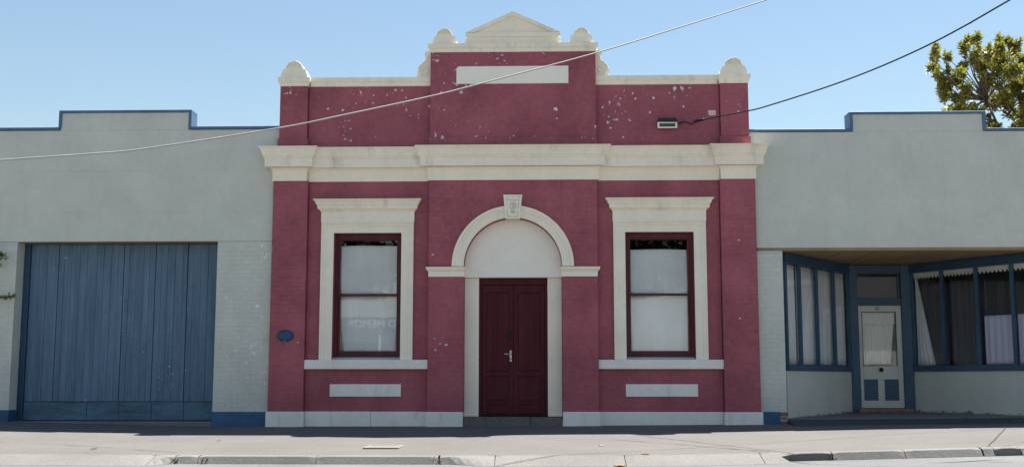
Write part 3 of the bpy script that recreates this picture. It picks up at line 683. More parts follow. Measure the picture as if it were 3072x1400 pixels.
# big doors of upright boards
YD = .34; dx0, dx1 = gx0+.02, gx1-.02
zdt, zdb = Z(350, 732, YD), Z(350, 1259, YD)
zkick = Z(350, 1204, YD)
gd = box('garage_door', gx0-.06, gx1+.06, YD+.045, YD+.07, 0.0, gzt+.15, M['blue_dark'], G, 0)
edges = [141, 176, 193, 214, 240, 262, 291, 311, 334, 354, 371.5, 388, 409, 431, 449, 467, 485, 503, 526, 549, 563.5, 580, 603, 625, 649]
xe = [dx0+.10]+[X(u, 810, YD) for u in edges[1:]]; xe[-1] = dx1
xe = [xe[0]]+[xe[0]+.17, xe[0]+.33]+[x for x in xe[1:] if x > xe[0]+.40]
strong = [X(u, 810, YD) for u in (176, 371.5, 467, 563.5)]
for a, b in zip(xe, xe[1:]):
    g0 = .007 if any(abs(a-s) < .03 for s in strong) else .0016; g1 = .007 if any(abs(b-s) < .03 for s in strong) else .0016
    box('board', a+g0, b-g1, YD+random.uniform(-.004, .004), YD+.04, zkick+.008, zdt-.002+random.uniform(-.006, 0), M['board'], gd, .004)
kx_ = [dx0+.10]+[X(u, 1230, YD) for u in (260, 357, 454, 551)]+[dx1]
for a, b in zip(kx_, kx_[1:]): box('kick_board', a+.004, b-.004, YD-.012+random.uniform(-.003, .003), YD+.04, zdb, zkick-.006, M['board_low'], gd, .005)
box('door_post', dx0-.02, dx0+.095, YD-.05, YD+.044, 0, gzt-.0, M['blue_dark'], gd, .004)
box('lintel', gx0-.05, gx1+.05, YD-.02, YD+.044, zdt+.004, gzt+.02, M['tan'], G, 0)
box('head_soffit', gx0+.001, gx1-.001, YG+.014, YD-.022, gzt-.006, gzt+.003, M['tan'], G, 0)
box('threshold_slab', gx0-.0, gx1+.0, YG-.012, YD+.04, -.4, zdb-.016, M['slab'], G, .01)
for a, b in ((gl, gl+.3), (gr-.3, gr)): box('side_wall', a, b, .335, 12, -.4, ztl-.4, M['grey'], G, 0)
box('back_wall', gl+.3, gr-.3, 11.7, 12, -.4, ztl-.5, M['grey'], G, 0)
box('roof', gl+.01, gr-.01, .335, 12.1, ztl-.38, ztl-.3, M['roofing'], G, 0)
# neighbour further left (its edge only, outside the picture)
# ================================================================== RIGHT BUILDING
S = thing('shop_building', (7.9, 0, 0), 'grey shop with recessed doorway between angled windows and blue-edged stepped parapet', 'building')
sl_ = HB+.012; sr_ = 11.15; ZS = 3.36; fz0 = Z(2640, 742, YG)
ztr = (Z(2400, 391, YG)+Z(3010, 393, YG))/2; zsr = Z(2750, 339, YG); tx0, tx1 = X(2552, 360, YG), X(2952, 360, YG)
px1 = (X(2349, 755, YG)+X(2360, 1230, YG))/2
bm = bmesh.new(); add_box(bm, sl_, sr_, YG+.012, .30, fz0+.004, ztr-.03); add_box(bm, tx0+.01, tx1-.01, YG+.012, .30, ztr-.03, zsr-.03)
upr = bm_obj('upper_wall', bm, M['grey'], S)
xs = [sl_, X(2403, 600, YG), X(2546, 600, YG), X(2690, 600, YG), X(2835, 600, YG), X(2980, 600, YG), sr_]
for c, d in zip(xs, xs[1:]): box('wall_sheet', c+.0006, d-.0006, YG+random.uniform(0, .0015), YG+.0118, fz0+.0015, ztr-.02, M['grey'], upr, 0)
box('wall_sheet', tx0+.012, tx1-.012, YG, YG+.0118, ztr-.018, zsr-.02, M['grey'], upr, .001)
for n_, a, b, c, d in (('coping', sl_+.002, tx0-.03, ztr-.012, ztr+.04), ('coping', tx1+.03, sr_+.02, ztr-.012, ztr+.04), ('coping', tx0-.03, tx1+.03, zsr-.025, zsr+.028), ('coping_return', tx0-.028, tx0+.035, ztr-.012, zsr-.026), ('coping_return', tx1-.035, tx1+.028, ztr-.012, zsr-.026)):
    box(n_, a, b, YG-.025, .33, c, d, M['blue_trim'], S, .004)
box('upper_wall', HU-.03, sl_-.0005, YG+.004, .29, zc2+.006, ztr-.012, M['grey'], S, 0); box('coping', HU-.03, sl_+.0015, YG-.022, .33, ztr-.0115, ztr+.0395, M['blue_trim'], S, 0)
box('bottom_rail', sl_+.02, sr_, YG+.006, .30, fz0-.055, fz0+.003, M['tan'], S, .004)
zpb = Z(2325, 1234, YG)
brick_pier(S, sl_, px1, zpb, fz0-.058, YG)
box('blue_base', sl_+.022, px1-.13, YG-.02, .3, -.4, zpb-.001, M['blue_base'], S, .01)
bm = bmesh.new()
for k in range(3):
    z = zpb-.045-k*.082; add_box(bm, px1-.128+.012*(k % 2), px1+.012-.02*(k % 2), YG-.012+.012*(k % 2), .28, z-.036, z+.036, .008)
bm_obj('broken_base', bm, M['raw_brick'], S)
box('pier', 10.62, 11.15, YG, .33, -.4, fz0-.058, M['grey'], S, .004)
# recess
A1, B1 = Vector((5.31, .34, 0)), Vector((7.20, 2.83, 0)); A2, B2 = Vector((8.54, 2.84, 0)), Vector((10.35, .10, 0))
ZF = .17                                              # floor of the recess at the door
def obox(name, P, Q, s0, s1, d0, d1, z0, z1, mat, parent, bevel=.003):
    t = (Q-P).normalized(); n = Vector((t.y, -t.x, 0))         # n faces the street
    bm = bmesh.new(); add_box(bm, s0, s1, d0, d1, z0, z1, bevel)
    for v_ in bm.verts: v_.co = Vector((P.x, P.y, 0))+t*v_.co.x+n*v_.co.y+Vector((0, 0, v_.co.z))
    return bm_obj(name, bm, mat, parent)
def pleat(name, P, Q, s0, s1, d, z0, z1, amp, per, mat, parent, shape=None, seed=0):
    t = (Q-P).normalized(); n = Vector((t.y, -t.x, 0)); bm = bmesh.new(); nx = max(20, int((s1-s0)/per*8)); nz = 10; g = []
    for j in range(nz+1):
        q = j/nz; r = []
        for i in range(nx+1):
            k = i/nx; a0, a1 = shape(q) if shape else (s0, s1); s = lerp(a0, a1, k)
            ph = (s0+(s1-s0)*k)*2*math.pi/per+1.1*noise.noise(Vector((k*7+seed, q*.8, seed)))
            dd = d+amp*math.sin(ph)*(.5+.5*min(1, q*3))
            r.append(bm.verts.new(P+t*s+n*dd+Vector((0, 0, lerp(z1, z0, q)))))
        g.append(r)
    for j in range(nz):
        for i in range(nx): bm.faces.new((g[j][i], g[j][i+1], g[j+1][i+1], g[j+1][i]))
    o = bm_obj(name, bm, mat, parent, True); md = o.modifiers.new('thickness', 'SOLIDIFY'); md.thickness = .002; return o
zsl = 1.175; zsl2 = 1.055                             # top and bottom of the blue sill rail
def splay(P, Q, mull, rev):
    L = (Q-P).length; fr_ = obox('shop_window', P, Q, 0, L, -.06, .045, zsl2, zsl, M['blue'], S)
    obox('head_rail', P, Q, 0, L, -.06, .045, ZS-.20, ZS-.012, M['blue_dark'], fr_)
    for s in mull: obox('mullion', P, Q, s-.030, s+.030, -.045, .03, zsl, ZS-.20, M['blue'], fr_)
    for s0, s1 in zip(mull, mull[1:]): obox('pane', P, Q, s0+.032, s1-.032, -.022, -.018, zsl+.001, ZS-.201, M['glass'], fr_, 0)
    obox('stall_riser', P, Q, -.01, L+.01, -.12, .0, -.2, zsl2-.002, M['grey'], S)
    return fr_, L
def spos(P, Q, u, v):
    q = atplane(u, v, P, Q); return (Vector((q.x, q.y, 0))-P).dot((Q-P).normalized())
L1 = (B1-A1).length; L2 = (B2-A2).length
m1 = [.03]+[spos(A1, B1, u, 900) for u in (2399, 2450, 2501)]+[L1-.03]
w1, _ = splay(A1, B1, m1, False)
m2 = [.03]+[spos(A2, B2, u, 900) for u in (2826, 2930, 3038)]+[L2-.03]
w2, _ = splay(A2, B2, m2, True)
for k, (s0, s1) in enumerate(zip(m1, m1[1:])): pleat('curtain', A1, B1, s0+.02, s1-.02, -.10, zsl+.01, ZS-.205, .018, .085, M['sheer'], w1, seed=k*3.7+1)
# right-hand side: curtain drawn aside, dark drapes, half curtains, lace pelmet
sa, sb_ = m2[0], m2[1]
pleat('drawn_curtain', A2, B2, sa+.02, sa+.5, -.10, zsl+.01, ZS-.22, .012, .12, M['sheer'], w2, shape=lambda q: (sa+.02, sa+.06+.40*q), seed=9)
pleat('drape', A2, B2, sa+.10, m2[2]+.12, -.17, zsl+.01, ZS-.45, .035, .17, M['drape'], w2, seed=4)
for s0, s1, sd in ((m2[2]+.08, m2[3]-.02, 5), (m2[3]+.02, m2[4]-.02, 6)): pleat('half_curtain', A2, B2, s0, s1, -.11, zsl+.01, Z(2990, 945, 1.2), .014, .15, M['cafe'], w2, seed=sd)
t2 = (B2-A2).normalized(); n2 = Vector((t2.y, -t2.x, 0))
for s0, s1 in zip(m2, m2[1:]):
    bm = bmesh.new(); n = int((s1-s0-.06)/.085); top, bot = [], []
    for i in range(n*6+1):
        s = s0+.03+(s1-s0-.06)*i/(n*6); top.append(bm.verts.new(A2+t2*s-n2*.05+Vector((0, 0, ZS-.195)))); bot.append(bm.verts.new(A2+t2*s-n2*(.05+.004*math.sin(i))+Vector((0, 0, ZS-.275-.060*abs(math.sin(math.pi*i/6))))))
    for i in range(len(top)-1): bm.faces.new((top[i], top[i+1], bot[i+1], bot[i]))
    o = bm_obj('lace_pelmet', bm, M['lace'], w2); o.modifiers.new('thickness', 'SOLIDIFY').thickness = .002
for (P, Q, nm) in ((A1, B1, w1), (A2, B2, w2)): obox('back_cloth', P, Q, .0, (Q-P).length, -.62, -.60, zsl2, ZS, M['black'], nm, 0)  # black sheets painting the darkness of the unlit shop interior
# door in the middle
YB = 2.84
q0, q1 = X(2576.5, 1000, YB), X(2706.5, 1000, YB); zq0, zq1 = Z(2640, 1223, YB), Z(2640, 916, YB)
sd = box('shop_door', q0, q1, YB+.02, YB+.06, zq0, zq0+.16, M['grey'], S)           # bottom rail carries the rest
gx_0, gx_1 = X(2587, 1000, YB), X(2691, 1000, YB); gz_1, gz_0 = Z(2640, 934, YB), Z(2640, 1097, YB)
box('stile', q0, gx_0, YB+.02, YB+.06, zq0+.161, zq1, M['grey'], sd); box('stile', gx_1, q1, YB+.02, YB+.06, zq0+.161, zq1, M['grey'], sd)
box('top_rail', gx_0+.001, gx_1-.001, YB+.021, YB+.06, gz_1, zq1, M['grey'], sd)
pz_1, pz_0 = Z(2640, 1137, YB), Z(2640, 1204, YB)
box('lock_rail', gx_0+.001, gx_1-.001, YB+.021, YB+.06, pz_1, gz_0, M['grey'], sd)
mx = (gx_0+gx_1)/2; box('muntin', mx-.07, mx+.07, YB+.022, YB+.06, zq0+.161, pz_1-.001, M['grey'], sd)
for a, b in ((gx_0+.001, mx-.071), (mx+.071, gx_1-.001)): box('door_panel', a, b, YB+.036, YB+.055, zq0+.161, pz_1-.001, M['blue'], sd); box('panel_shadow_gap', a-.0, b, YB+.050, YB+.056, zq0+.161, pz_1-.001, M['black'], sd, 0) if False else None
box('pane', gx_0+.001, gx_1-.001, YB+.036, YB+.040, gz_0, gz_1, M['glass'], sd, 0)
bm = bmesh.new()
for a, b, c, d in ((gx_0, gx_0+.018, gz_0, gz_1), (gx_1-.018, gx_1, gz_0, gz_1), (gx_0+.018, gx_1-.018, gz_1-.018, gz_1), (gx_0+.018, gx_1-.018, gz_0, gz_0+.018)): add_box(bm, a+.001, b-.001, YB+.024, YB+.035, c+.001, d-.001)
bm_obj('glazing_bead', bm, M['blue_dark'], sd)
P_, Q_ = Vector((gx_0, YB+.10, 0)), Vector((gx_1, YB+.10, 0)); LW = gx_1-gx_0
pleat('curtain', P_, Q_, .02, LW-.02, .0, gz_0+.04, gz_1-.25, .014, .075, M['sheer_warm'], sd, seed=2, shape=lambda q: (.03, LW-.03-.10*q))
pleat('curtain_heading', P_, Q_, .015, LW-.015, .012, gz_1-.27, gz_1-.015, .004, .06, M['sheer_warm'], sd, seed=3)
bm = bmesh.new(); kq = at(2643, 1108, YB); bmesh.ops.create_uvsphere(bm, u_segments=14, v_segments=8, radius=.045, matrix=Matrix.Translation((kq.x, YB-.03, kq.z))); add_tube(bm, [(kq.x, YB-.02, kq.z), (kq.x, YB+.03, kq.z)], .02, 8); bm_obj('door_knob', bm, M['knob'], sd, True)
nq = at(2632, 925.5, YB); text_mesh('house_number', '42', .105, M['blackplastic'], Matrix.Translation((nq.x, YB+.018, nq.z)) @ Matrix.Rotation(math.pi/2, 4, 'X'), sd)
fl, fr2 = B1.x, A2.x
for a, b in ((fl+.005, q0-.002), (q1+.002, fr2-.005)): box('door_post', a, b, YB-.03, YB+.09, ZF-.1, ZS-.012, M['blue'], S)
# fanlight
zt0, zt1 = Z(2640, 893, YB), Z(2640, 820, YB)
fn = box('fanlight', q0-.001, q1+.001, YB-.01, YB+.08, zq1+.002, zt0, M['blue_dark'], S)
box('fanlight_head', q0-.001, q1+.001, YB-.012, YB+.08, zt1, ZS-.014, M['blue_dark'], fn); box('pane', q0, q1, YB+.03, YB+.034, zt0+.001, zt1-.001, M['glass'], fn, 0)
box('fanlight_bar', q1-.06, q1-.02, YB+.0, YB+.028, zt0+.001, zt1-.001, M['blue_dark'], fn); box('back_cloth', q0-.05, q1+.05, YB+.35, YB+.36, ZF, ZS, M['black'], fn, 0)  # black sheet behind the fanlight stands in for the unlit interior
# soffit of wide boards with cover strips
bm = bmesh.new(); add_prism(bm, [(0, 0), (1, 0), (1, 1), (0, 1)], 0, 1); bm.free()
bm = bmesh.new(); o8 = [(px1-.05, .05), (10.62, .05), (B2.x+.1, .15), (A2.x+.06, 3.1), (B1.x-.06, 3.1), (A1.x-.1, .30)]
lo = [bm.verts.new((x, y, ZS)) for x, y in o8]; hi = [bm.verts.new((x, y, ZS+.06)) for x, y in o8]; bm.faces.new(lo); bm.faces.new(hi)
for i in range(6): bm.faces.new((lo[i], lo[(i+1) % 6], hi[(i+1) % 6], hi[i]))
sof = bm_obj('soffit', bm, M['tan'], S)
def sof_y(x): return lerp(A1.y, B1.y, (x-A1.x)/(B1.x-A1.x)) if x < B1.x else (2.8 if x < A2.x else lerp(A2.y, B2.y, (x-A2.x)/(B2.x-A2.x)))
for x in (5.8, 6.45, 7.10, 7.42, 7.95, 8.55, 9.15, 9.75): box('cover_strip', x-.02, x+.02, .31, max(.4, sof_y(x)-.06), ZS-.010, ZS-.001, M['tan'], sof, 0)
# floor, step, ramp
bm = bmesh.new(); fpts = [(px1-.02, .0), (10.62, .0), (B2.x+.1, .2), (A2.x+.1, 3.0), (B1.x-.1, 3.0), (A1.x-.1, .34)]
bm2 = [bm.verts.new((x, y, lerp(.135, ZF, y/3)+max(0, (x-5.3))*.009)) for x, y in fpts]; lo = [bm.verts.new((x, y, -.3)) for x, y in fpts]; bm.faces.new(bm2); bm.faces.new(lo)
for i in range(6): bm.faces.new((bm2[i], bm2[(i+1) % 6], lo[(i+1) % 6], lo[i]))
bm_obj('recess_floor', bm, M['slab'], S)
bm = bmesh.new(); rows = []
for i in range(25):
    x = lerp(px1+.005, 10.62, i/24); zt_ = .131+max(0, (x-5.3))*.009
    rows.append([bm.verts.new((x, .03, zt_)), bm.verts.new((x, -.10, zt_-.02)), bm.verts.new((x, -.75+.08*noise.noise(Vector((x, 2, 2))), gz(x, -.75)+.002)), bm.verts.new((x, -.75, -.2)), bm.verts.new((x, .03, -.2))])
for a, b in zip(rows, rows[1:]):
    for q in range(5): bm.faces.new((a[q], a[(q+1) % 5], b[(q+1) % 5], b[q]))
bm.faces.new(rows[0]); bm.faces.new(rows[-1]); bm_obj('entry_ramp', bm, M['ramp'], S)
for k, (a, b) in enumerate(((q0-.12, mx-.2), (mx-.195, mx+.22), (mx+.225, q1+.1))): box('step_brick', a, b, YB-.28, YB+.01, ZF-.1, zq0-.012, M['raw_brick'], S, .01)
for a, b in ((sl_, sl_+.25), (sr_-.3, sr_)): box('side_wall', a, b, .335, 12, -.4, ztr-.4, M['grey'], S, 0)
box('back_wall', sl_+.25, sr_-.3, 11.7, 12, -.4, ztr-.5, M['grey'], S, 0); box('roof', sl_+.01, sr_-.01, .335, 12.1, ztr-.38, ztr-.3, M['roofing'], S, 0)
# ================================================================== FITTINGS ON THE WALLS
fz = at(2001.5, 371, -.12)
fl_ = thing('flood_light', (fz.x, -.0, fz.z), 'black hooded bulkhead light with pale frame on maroon parapet wall', 'light')
lx = X(2031, 371, -.16)-X(1972, 371, -.16); lx /= 2
box('housing', fz.x-lx*.92, fz.x+lx*.92, -.13, .002, fz.z-.07, fz.z+.085, M['blackplastic'], fl_, .008)
bm = bmesh.new()
for a, b, c, d in ((-lx, -lx+.035, -.095, .025), (lx-.035, lx, -.095, .025), (-lx+.035, lx-.035, -.095, -.068), (-lx+.035, lx-.035, .0, .025)): add_box(bm, fz.x+a, fz.x+b, -.16, -.131, fz.z+c, fz.z+d, .003)
bm_obj('frame', bm, M['cream_worn'], fl_)
box('lens', fz.x-lx+.036, fz.x+lx-.036, -.145, -.132, fz.z-.067, fz.z-.001, M['lampglass'], fl_, .002)
bm = bmesh.new(); add_prism(bm, [(fz.x-lx-.01, fz.z+.03), (fz.x+lx+.01, fz.z+.03), (fz.x+lx-.02, fz.z+.10), (fz.x-lx+.02, fz.z+.10)], -.19, -.131); bm_obj('hood', bm, M['blackplastic'], fl_)
tube('lead', [at(u, v, y) for u, v, y in ((2029, 368, -.05), (2037, 371, -.03), (2046, 367, -.03), (2056, 366, -.03), (2066, 370, -.03), (2076, 372, -.03), (2083, 366, -.04), (2089, 362.5, -.06))], .013, M['cable_black'], fl_)
pq = at(2136, 338.5, -.01)
pl = thing('wall_plate', (pq.x, 0, pq.z), 'small pale plate on maroon parapet wall right of the bulkhead light', 'plate')
for k, (a, b) in enumerate(((-.010, .052), (-.052, -.014))): box('strip', pq.x-.078+.01*k, pq.x+.078, -.014, -.0005, pq.z+a, pq.z+b, plain('pinkish_plate', (.72, .52, .55), .6) if k == 0 else bpy.data.materials['pinkish_plate'], pl, .003)
# oval plaque
oq = at(855.5, 1006.5, YP-.02); ow_, oh_ = .158, .113
pq_ = thing('oval_plaque', (oq.x, YP, oq.z), 'small dark blue oval plaque on the left maroon pilaster', 'plaque')
bm = bmesh.new(); add_prism(bm, [(oq.x+ow_*math.cos(2*math.pi*i/40), oq.z+oh_*math.sin(2*math.pi*i/40)) for i in range(40)], YP-.022, YP-.001); bm_obj('rim', bm, M['plaque_rim'], pq_)
bm = bmesh.new(); add_prism(bm, [(oq.x+ow_*.86*math.cos(2*math.pi*i/40), oq.z+.004+oh_*.74*math.sin(2*math.pi*i/40)) for i in range(40)], YP-.026, YP-.0215); bm_obj('face', bm, M['plaque'], pq_)
bm = bmesh.new(); add_tube(bm, [(oq.x, YP-.03, oq.z-oh_*.86), (oq.x, YP-.0225, oq.z-oh_*.86)], .010, 8); bm_obj('screw', bm, M['metal'], pq_)
# ================================================================== CABLES
def cable(name, pix, P, Q, r, mat, label, ext):
    pts = [atplane(u, v, P, Q) for u, v in pix]
    # smooth and extend past both ends
    a = pts[0]+(pts[0]-pts[1])*ext[0] if ext[0] else None; b = pts[-1]+(pts[-1]-pts[-2])*ext[1] if ext[1] else None
    ctl = ([a] if a else [])+pts+([b] if b else [])
    out = []
    for i in range(len(ctl)-1):
        p0, p1, p2, p3 = ctl[max(0, i-1)], ctl[i], ctl[i+1], ctl[min(len(ctl)-1, i+2)]
        for k in range(8):
            t = k/8; out.append(.5*((2*p1)+(p2-p0)*t+(2*p0-5*p1+4*p2-p3)*t*t+(3*p1-p0-3*p2+p3)*t**3))
    out.append(ctl[-1]); return tube(name, out, r, mat, None, 8, label=label, category='cable')
cable('overhead_cable', [(0, 480.4), (270.8, 461.5), (444.6, 444.6), (837, 384), (1033, 344.5), (1293, 288.6), (1462, 245.7), (1781.5, 160.8), (2040, 82), (2300, 0)], (-6.4, -8.6), (4.6, -2.5), .0105, M['cable_white'], 'pale cable sagging across the front of all the buildings', (6, 6))
cable('service_cable', [(2089, 363.6), (2164, 348), (2243.6, 333), (2300, 318.7), (2472, 264), (2620, 209), (2770, 142.7), (2900, 75), (3030, 0)], (3.55, -.06), (8.0, -8.5), .0125, M['cable_black'], 'thin black cable rising to the right from the parapet light', (0, 8))
sv = at(2089, 363.6, -.05); an = thing('cable_anchor', (sv.x, 0, sv.z), 'black cable clamp on maroon wall right of the light', 'clamp')
box('bracket', sv.x-.02, sv.x+.02, -.07, -.0005, sv.z-.02, sv.z+.03, M['blackplastic'], an, .004)
tube('grip', [atplane(u, v, (3.55, -.06), (8.0, -8.5)) for u, v in ((2090, 363.4), (2100, 361), (2112, 358.8))], .024, M['cable_black'], an, 8)
# ================================================================== TREE BEHIND THE SHOP
def leafmat(name, c1, c2):
    t = NT(name); g = t.n('ShaderNodeNewGeometry'); r = g.outputs['Random Per Island']
    c = t.mix(r, c1, c2); n = t.noise(t.pos(), .9, 3); c = t.mix(t.mapr(n, .35, .7, 0, .5), c, (.20, .20, .035))
    d = t.n('ShaderNodeBsdfPrincipled'); t.l(c, d.inputs['Base Color']); d.inputs['Roughness'].default_value = .33; d.inputs['Specular IOR Level'].default_value = .5
    tr = t.n('ShaderNodeBsdfTranslucent'); t.l(t.mix(.5, c, (.20, .22, .03)), tr.inputs[0])
    mx = t.n('ShaderNodeMixShader'); mx.inputs[0].default_value = .42; t.l(d.outputs[0], mx.inputs[1]); t.l(tr.outputs[0], mx.inputs[2]); t.l(mx.outputs[0], t.out.inputs[0]); return t.m
M['leaf'] = leafmat('glossy_leaf', (.13, .13, .026), (.44, .40, .11))
M['ivy'] = leafmat('ivy_leaf', (.16, .24, .05), (.32, .38, .09))
M['bark'] = plain('grey_bark', (.13, .10, .08), .9, var=.35, scale=12)
def add_leaf(bm, p, d, up, L, W):
    d = d.normalized(); s = d.cross(up)
    if s.length < 1e-3: s = d.orthogonal()
    s.normalize(); n = s.cross(d)
    a = bm.verts.new(p); m1_ = bm.verts.new(p+d*L*.45+s*W+n*W*.35); m2_ = bm.verts.new(p+d*L*.45-s*W+n*W*.35); c = bm.verts.new(p+d*L*.5-n*W*.05); e = bm.verts.new(p+d*L-n*L*.12)
    bm.faces.new((a, m1_, c)); bm.faces.new((a, c, m2_)); bm.faces.new((m1_, e, c)); bm.faces.new((c, e, m2_))
YT = 9.5
tq = at(3150, 700, YT); tree = thing('magnolia_tree', (tq.x, YT, -.3), 'bushy tree with glossy yellow-green leaves behind the right shop parapet', 'tree')
clumps = [(2803, 150, 16), (2798, 175, 16), (2842, 172, 15), (2800, 205, 20), (2815, 222, 20), (2848, 220, 20), (2885, 195, 14), (2880, 220, 14), (2835, 255, 28), (2870, 245, 22), (2830, 285, 26), (2865, 290, 34), (2905, 265, 24), (2895, 310, 34), (2870, 335, 36), (2925, 330, 28), (2905, 355, 36), (2860, 365, 26),
          (2900, 122, 18), (2895, 145, 20), (2932, 118, 17), (2930, 150, 28), (2915, 172, 26), (2965, 160, 30), (2950, 195, 34), (2990, 175, 26), (2998, 120, 14), (3000, 145, 20), (3042, 128, 22), (3022, 122, 12), (3040, 155, 22), (3010, 185, 34), (2985, 225, 36), (2960, 245, 26), (3030, 215, 40), (3065, 180, 24), (2950, 270, 22), (3000, 260, 36), (3050, 255, 42), (3010, 290, 28), (3062, 300, 34), (2985, 300, 18), (2970, 305, 16), (3030, 325, 22),
          (2970, 370, 30), (3060, 350, 30), (3045, 380, 26), (2985, 390, 22), (3075, 390, 36),
          (3110, 150, 40), (3120, 215, 50), (3130, 285, 55), (3180, 190, 50), (3200, 260, 55), (3190, 340, 55), (3260, 230, 45), (3270, 310, 50), (3120, 360, 40), (3330, 300, 40)]
rnd = random.Random(11)
bmL = bmesh.new(); bmB = bmesh.new(); mpp = (YT-CAM.y)/FPX
hub = at(3115, 640, YT)
mains = [at(2850, 420, YT-.6), at(2990, 400, YT+.4), at(3080, 380, YT-.3), at(3180, 400, YT+.5), at(2960, 300, YT), at(3060, 260, YT+.3)]
trunk0 = Vector((tq.x, YT, -.6))
add_tube(bmB, [trunk0, trunk0.lerp(hub, .55)+Vector((.12, .05, 0)), hub], [.30, .22, .17], 8)
for mm in mains: add_tube(bmB, [hub, hub.lerp(mm, .5)+Vector((rnd.uniform(-.2, .2), 0, -.1)), mm], [.08, .05, .026], 6)
for (u, v, r) in clumps:
    c = at(u, v, YT+rnd.uniform(-.9, .9)); R_ = r*mpp
    mm = min(mains, key=lambda q: (q-c).length)
    mid = mm.lerp(c, .5)+Vector((rnd.uniform(-.12, .12), rnd.uniform(-.1, .1), rnd.uniform(-.25, -.05)))
    add_tube(bmB, [mm, mid, c], [.026, .018, .010], 5)
    nros = max(2, int(4+R_*R_*100))
    for k in range(nros):
        d = Vector((rnd.gauss(0, 1), rnd.gauss(0, 1), rnd.gauss(.15, 1))).normalized(); p = c+d*R_*(rnd.random()**.5)
        ax = (d*.5+Vector((0, 0, 1.0))+Vector((rnd.uniform(-.4, .4), rnd.uniform(-.4, .4), 0))).normalized()
        add_tube(bmB, [c.lerp(p, .3), p-ax*.1, p], [.008, .007, .005], 4)
        s1 = ax.orthogonal().normalized(); s2 = ax.cross(s1)
        for j in range(13):
            th = j*2.4+rnd.random()*.5; el = .15+.95*(j/13)+rnd.uniform(-.15, .15); h = -.16*(1-j/13)
            dd = (s1*math.cos(th)+s2*math.sin(th))*math.cos(el)+ax*math.sin(el)
            add_leaf(bmL, p+ax*h, dd, ax, rnd.uniform(.14, .20), rnd.uniform(.040, .055))
bm_obj('trunk', bmB, M['bark'], tree, True); bm_obj('crown', bmL, M['leaf'], tree)
# ================================================================== CLIMBER AT THE LEFT EDGE
pl_ = thing('climbing_plant', (-11.2, -.25, .09), 'green climber with thin leafy shoots at the left picture edge', 'plant')
bmS = bmesh.new(); bmL = bmesh.new()
base = Vector((-11.2, -.25, .05))
def shoot(end, n, L, dens=2):
    st = Vector((-11.15, -.22, end.z-.25)); add_tube(bmS, [base, Vector((-11.2, -.2, end.z*.6)), st], [.02, .016, .010], 5)
    pts = [st.lerp(end, i/10)+Vector((0, 0, .10*math.sin(math.pi*i/10))) for i in range(11)]; add_tube(bmS, pts, [.008-.0005*i for i in range(11)], 5)
    for i in range(n):
        k = rnd.random()**.7; p = pts[min(9, int(k*10))].lerp(pts[min(10, int(k*10)+1)], rnd.random())
        for _ in range(dens): add_leaf(bmL, p+Vector((rnd.uniform(-.03, .03), rnd.uniform(-.03, .03), rnd.uniform(-.025, .025))), Vector((rnd.uniform(-1, 1), rnd.uniform(-1, .3), rnd.uniform(-.8, .6))), Vector((0, 0, 1)), L*rnd.uniform(.7, 1.2), L*.3)
shoot(at(46, 890, -.30), 150, .075, 2)
shoot(at(16, 768, -.30), 130, .12, 2)
shoot(at(4, 790, -.25), 30, .08, 2)
for i in range(160):
    z = rnd.uniform(.2, 3.4); p = Vector((-11.2+rnd.gauss(0, .22), -.2+rnd.uniform(-.12, .06), z)); add_leaf(bmL, p, Vector((rnd.uniform(-1, 1), -1, rnd.uniform(-1, .3))), Vector((0, 0, 1)), .11, .035)
bm_obj('stem', bmS, M['bark'], pl_, True); bm_obj('foliage', bmL, M['ivy'], pl_)
box('side_fence', -14.2, -10.9, -.02, .08, -.3, 2.6, M['grey'], None, .01, label='plain grey wall continuing left of the blue garage', category='wall')
# ================================================================== ON THE FOOTPATH
pc = [atz(u, v, -.13) for u, v in ((1105, 1341), (1190, 1340), (1194, 1331), (1117, 1331.5))]
pa = sum((q.x for q in pc))/4; pb = sum((q.y for q in pc))/4
lid = thing('pit_lid', (pa, pb, gz(pa, pb)), 'pale rectangular service pit lid in the footpath', 'pit lid')
wx = .27; dy = (pc[2].y-pc[1].y)/2; dy = max(.18, min(.35, dy))
bm = bmesh.new()
for a, b, c, d in ((-wx, wx, -dy, -dy+.06), (-wx, wx, dy-.06, dy), (-wx, -wx+.06, -dy+.06, dy-.06), (wx-.06, wx, -dy+.06, dy-.06)): add_box(bm, pa+a, pa+b, pb+c, pb+d, gz(pa, pb)-.05, gz(pa, pb)+.014, .003)
bm_obj('surround', bm, plain('pale_concrete', (.185, .178, .16), .8), lid); box('cover', pa-wx+.062, pa+wx-.062, pb-dy+.062, pb+dy-.062, gz(pa, pb)-.05, gz(pa, pb)+.010, plain('pit_cover', (.155, .148, .135), .8), lid, .003)
def scrap(name, u, v, zz, size, mat, label, cat, road_=False):
    q = atz(u, v, zz); bm = bmesh.new(); n = 7; c = bm.verts.new((q.x, q.y, 0)); r = []
    z0 = max(gut(q.x, q.y), rz_(q.x, q.y)) if q.y < YK else gz(q.x, q.y)
    c.co.z = z0+.012
    for i in range(n):
        th = 2*math.pi*i/n; k = size*(1 if i % 2 else .62); r.append(bm.verts.new((q.x+k*math.cos(th), q.y+k*.7*math.sin(th), z0+.006+.02*rnd.random())))
    for i in range(n): bm.faces.new((c, r[i], r[(i+1) % n]))
    o = bm_obj(name, bm, M[mat], None, label=label, category=cat); o.modifiers.new('thickness', 'SOLIDIFY').thickness = .002
scrap('fallen_leaf', 1937, 1360.5, -.17, .085, 'leafred', 'reddish dry leaf at the kerb edge of the footpath', 'leaf')
scrap('fallen_leaf', 282, 1341, -.13, .07, 'leafred', 'small reddish leaf on the footpath before the blue garage doors', 'leaf')
scrap('fallen_leaf', 1862, 1396, -.30, .11, 'leaforange', 'orange leaf on the road in front of the low kerb', 'leaf')
